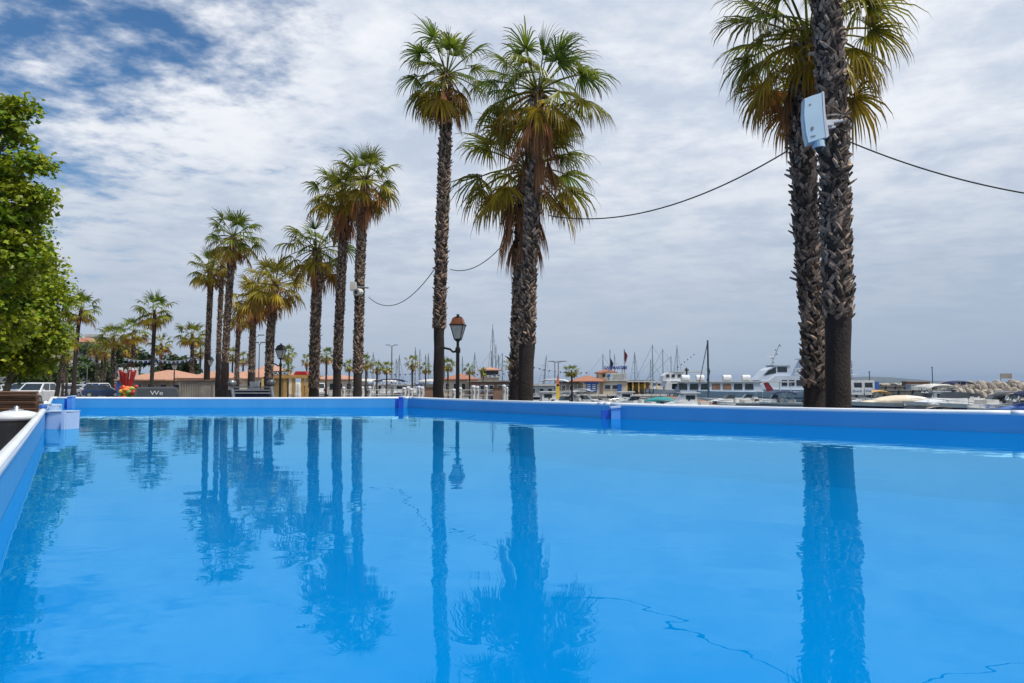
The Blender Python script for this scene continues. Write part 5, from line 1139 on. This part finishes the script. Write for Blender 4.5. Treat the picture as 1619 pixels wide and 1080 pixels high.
# centre-left buildings
house('watch tower base building with flat brown walls behind the lamp post', 742, 812, 602, 604, 84, 6, 'brown', 'beige', nwin=5, flat=True)
t = house('building with orange hipped roof right of the slender palm', 702, 752, 590, 600, 88, 7, 'cream', 'tile', nwin=4)
D = 92; t = thing('watch_tower', 'small harbour watch tower with flat orange roof and glazed cabin', 'tower', (gx(774, D), D, 0)); x0, x1 = gx(756, D), gx(792, D)
mb = MB(); mb.box((x0+x1)/2, D+1.5, zat(596, D)/2, (x1-x0)*.75, 3, zat(596, D)); mb.build('shaft', M['cream'], t)
mb = MB(); mb.box((x0+x1)/2, D+1.5, zat(590, D), (x1-x0)*.78, 2.6, zat(585, D)-zat(595, D)); mb.build('glazed_cabin', M['glass'], t)
mb = MB(); mb.hip(x0+.2, x1-.2, D, D+3, zat(584.5, D), zat(580, D), .25); mb.build('roof', M['tile2'], t); mb = MB(); mb.box((x0+x1)/2, D+1.5, zat(596, D), (x1-x0)*.95, 3.4, .12); mb.build('balcony', M['offwhite'], t)
house('low tan building with striped roof line right of the middle palms', 884, 922, 603, 605, 98, 6, 'beige', 'dark', nwin=3, flat=True)
house('white harbour shed with shallow roof behind the motor yacht', 836, 876, 607, 610, 80, 5, 'offwhite', 'offwhite', nwin=3, flat=True)
t = thing('lifebuoy_stand', 'orange and yellow lifesaving post on the quay near the white shed', 'safety post', (gx(881.5, 70), 70, 0)); x = gx(881.5, 70)
mb = MB(); mb.box(x, 70, .75, .32, .25, 1.5); mb.build('lower_box', M['yellow'], t); mb = MB(); mb.box(x, 70, 1.65, .26, .25, .7); mb.build('upper_box', M['orange'], t); mb = MB(); mb.tube([(x, 70.1, 0), (x, 70.1, 2.4)], .05, 6); mb.build('pole', M['red'], t)
# white service pedestals on the pontoons
ped = None; gp = 'white service pedestals on the quay'
for px, D, h in [(533, 52, 1.25), (545, 60, 1.3), (569, 48, 1.2), (574, 54, 1.35), (586, 58, 1.35), (640, 52, 1.3), (646, 56, 1.35), (651, 50, 1.25), (663, 54, 1.4), (668, 52, 1.35), (718, 50, 1.2), (728, 52, 1.3), (749, 50, 1.45), (755, 54, 1.4), (769, 56, 1.45), (797, 52, 1.5), (801, 58, 1.3), (560, 62, 1.3)]:
    if ped is None:
        ped = thing('service_pedestal', 'white round topped service pedestal on the quay behind the pool', 'pedestal', (0, 0, 0), gp)
        mb = MB(); mb.lathe([(.16, 0), (.16, .06), (.13, .08), (.13, 1.0)], 0, 0, 10); mb.build('column', M['offwhite'], ped)
        mb = MB(); mb.lathe([(.15, 1.0), (.155, 1.06), (.12, 1.12), (.02, 1.15)], 0, 0, 10); mb.build('cap', M['white'], ped); mb = MB(); mb.box(0, -.13, .75, .12, .04, .18); mb.build('socket_panel', M['grey'], ped); o = ped
    else: o = copy_tree(ped)
    place(o, (gx(px, D), D, 0), 0, (1, 1, h/1.15))
# railing between pedestals
t = thing('railing', 'pale low railing running along the quay behind the far pool corner', 'railing', (gx(650, 60), 60, 0)); mb = MB()
for z in (.55, 1.0): mb.tube([(gx(530, 64), 64, z), (gx(810, 60), 60, z)], .03, 5)
for k in range(24): f = k/23; mb.tube([(gx(530, 64)*(1-f)+gx(810, 60)*f, 64-4*f, 0), (gx(530, 64)*(1-f)+gx(810, 60)*f, 64-4*f, 1.0)], .025, 4)
mb.build('rails', M['offwhite'], t)
t = thing('planter', 'dark brown wooden planter box on the quay right of the lamp post', 'planter', (gx(790, 56), 56, 0)); mb = MB(); mb.box(gx(790, 56), 56, .62, gx(800, 56)-gx(780, 56), .8, 1.2); mb.build('box', M['brown'], t); mb = MB(); mb.box(gx(790, 56), 56, 1.25, gx(801, 56)-gx(779, 56), .9, .08); mb.build('rim', M['wood'], t)
t = thing('planter', 'second brown wooden planter box just left of the slender palm', 'planter', (gx(681, 58), 58, 0)); mb = MB(); mb.box(gx(681, 58), 58, .62, .85, .8, 1.2); mb.build('box', M['brown'], t); mb = MB(); mb.box(gx(681, 58), 58, 1.25, .95, .9, .08); mb.build('rim', M['wood'], t)

# ------------------------------------------------------------------ breakwater and docks, right
pierm = mat('pier_concrete', (.17, .16, .15), (.08, .075, .07), .9, .9, bump=.4)
def dock(label, px0, px1, D, pyt, dep, m=None, name='pier'):
    x0, x1 = gx(px0, D), gx(px1, D); z = zat(pyt, D); mb = MB(); mb.box((x0+x1)/2, D+dep/2, (z-2.2)/2, x1-x0, dep, z+2.2, )
    t = thing(name, label, 'pier', ((x0+x1)/2, D, WSEA)); mb.build('deck', m or pierm, t); mb = MB()
    for k in range(int((x1-x0)/1.6)): mb.box(x0+.8+k*1.6, D-.06, z-.35, .16, .12, .8)
    mb.build('fender', M['dark'], t)
    mb = MB(); mb.box((x0+x1)/2, D+.1, z+.04, x1-x0, .3, .10); mb.build('edge_beam', M['beige'], t)
dock('low concrete pier running towards the breakwater, upper one', 1374, 1478, 112, 611, 5); dock('nearer concrete pier below the upper one', 1340, 1492, 78, 617.5, 3.5)
t = thing('brown_wall', 'long brown harbour wall above the pier behind the grey containers', 'wall', (gx(1450, 116), 116, 0)); mb = MB(); mb.box(gx(1450, 116), 117, zat(604.5, 116)-.55, gx(1469, 116)-gx(1432, 116), 1.5, 1.3); mb.build('masonry', M['brown'], t)
mb = MB(); mb.box(gx(1450, 116), 117, zat(604.5, 116)+.13, gx(1469, 116)-gx(1431, 116), 1.7, .12); mb.build('coping', M['beige'], t)
for px, lab in ((1445, 'left grey white storage box on the pier'), (1462, 'right grey white storage box on the pier')):
    D = 104; t = thing('storage_box', lab, 'storage box', (gx(px, D), D, 0), 'storage boxes on the pier'); z = zat(613, D); mb = MB(); mb.box(gx(px, D), D+.8, z, 1.5, 1.4, .75); mb.build('box', M['offwhite'], t)
    mb = MB(); mb.box(gx(px, D), D+.8, z+.42, 1.56, 1.5, .10); mb.build('lid', M['white'], t); mb = MB(); mb.box(gx(px, D), D+.8, z-.9, 1.3, 1.2, 1.1); mb.build('plinth', pierm, t)
for px, py, lab in ((1372, 588, 'thin light pole right of the closest palm on the pier'), (1471, 581, 'thin light pole where the rocks begin')):
    D = 112; t = thing('light_pole', lab, 'lamp post', (gx(px, D), D, 0), 'thin poles on the pier'); x = gx(px, D); mb = MB(); mb.tube([(x, D, -.5), (x, D, zat(py, D))], .07, 6); mb.build('pole', M['dark'], t); mb = MB(); mb.lathe([(.05, zat(py, D)-.1), (.16, zat(py, D)), (.05, zat(py, D)+.12)], x, D, 8); mb.build('lamp_head', M['dark'], t)
D = 116; t = thing('sign_board', 'grey rectangular board on two legs on top of the rock breakwater', 'sign', (gx(1587, D), D, 1)); mb = MB(); mb.box(gx(1587, D), D, zat(594.5, D), gx(1596, D)-gx(1578, D), .1, .85); mb.build('board', M['beige'], t)
mb = MB()
for px in (1579, 1595): mb.tube([(gx(px, D), D+.08, .8), (gx(px, D), D+.08, zat(591, D))], .05, 5)
mb.build('legs', M['grey'], t)
t = thing('breakwater_core', 'dark rubble core of the breakwater beneath the boulders', 'breakwater', (gx(1560, 112), 112, WSEA)); mb = MB(); x0, x1 = gx(1478, 110), gx(1800, 110)
mb.add([(x0-1, 104, -2), (x1, 104, -2), (x1, 124, -2), (x0-1, 124, -2), (x0+1, 111, 1.5), (x1, 111, 1.5), (x1, 118, 1.5), (x0+1, 118, 1.5)], [(0, 1, 5, 4), (1, 2, 6, 5), (2, 3, 7, 6), (3, 0, 4, 7), (4, 5, 6, 7)]); mb.build('rubble', pierm, t)
rockm = mat('pale_boulder', (.40, .35, .29), (.22, .19, .16), 1.1, .9, bump=.6, contrast=(.4, .6))
import bmesh
rocks = []; rr = random.Random(77)
def rock_mesh(seed):
    bmx = bmesh.new(); bmesh.ops.create_icosphere(bmx, subdivisions=2, radius=1.0); r2 = random.Random(seed)
    pl_ = [(Vector((r2.gauss(0, 1), r2.gauss(0, 1), r2.gauss(0, 1))).normalized(), r2.uniform(.62, .85)) for _ in range(9)]
    for v_ in bmx.verts:
        for n_, d_ in pl_:
            q = v_.co.dot(n_)-d_
            if q > 0: v_.co -= n_*q
        v_.co *= 1+r2.uniform(-.03, .03)
    me = bpy.data.meshes.new('boulder'); bmx.to_mesh(me); bmx.free(); me.materials.append(rockm); return me
rms = [rock_mesh(i) for i in range(6)]
row = 0
for z, y in ((-1.3, 104.2), (-.55, 105.8), (.15, 107.6), (.85, 109.2), (1.35, 110.6)):
    px = 1478+row*3
    while px < 1640:
        r_ = rr.uniform(.6, .95); D = y+rr.uniform(-.5, .5); o = bpy.data.objects.new('boulder', rr.choice(rms)); COL.objects.link(o)
        o.location = (gx(px, D), D, z+rr.uniform(-.15, .15)); o.rotation_euler = (rr.uniform(0, 6), rr.uniform(0, 6), rr.uniform(0, 6)); o.scale = (r_*1.15, r_, r_*.85)
        tag(o, 'pale angular boulder among those heaped on the breakwater', 'boulder', 'boulders of the breakwater'); px += r_*1.45*FPX/D
    row += 1
px = 1380
while px < 1440:
    D = 150; r_ = rr.uniform(.4, .8); o = bpy.data.objects.new('boulder', rr.choice(rms)); COL.objects.link(o); o.location = (gx(px, D), D, zat(608.5, D)); o.scale = (r_*1.6, r_, r_*.7); o.rotation_euler = (0, 0, rr.uniform(0, 6))
    tag(o, 'small dark boulder in the thin far row behind the pier', 'boulder', 'far row of boulders behind the pier'); px += r_*2.2*FPX/D
t = thing('far_mole', 'thin dark far mole carrying the distant row of stones', 'breakwater', (gx(1410, 151), 151, WSEA)); mb = MB(); mb.box(gx(1410, 151), 152, (zat(609, 151)-2)/2, gx(1445, 151)-gx(1370, 151), 3, zat(609, 151)+2); mb.build('rubble', pierm, t)
# ------------------------------------------------------------------ sea haze
hb = MB(); hb.box(0, 3300, 39.5, 14300, 8900, 87); 
hz = bpy.data.materials.new('haze'); hz.use_nodes = True; n = hz.node_tree.nodes; n.remove(n['Principled BSDF'])
pv = n.new('ShaderNodeVolumePrincipled'); pv.inputs['Color'].default_value = (.40, .56, .80, 1); pv.inputs['Density'].default_value = .00010; pv.inputs['Anisotropy'].default_value = .3
hz.node_tree.links.new(pv.outputs[0], n['Material Output'].inputs['Volume'])
o = hb.build('haze', hz); tag(o, kind='stuff')
sc.cycles.volume_bounces = 0
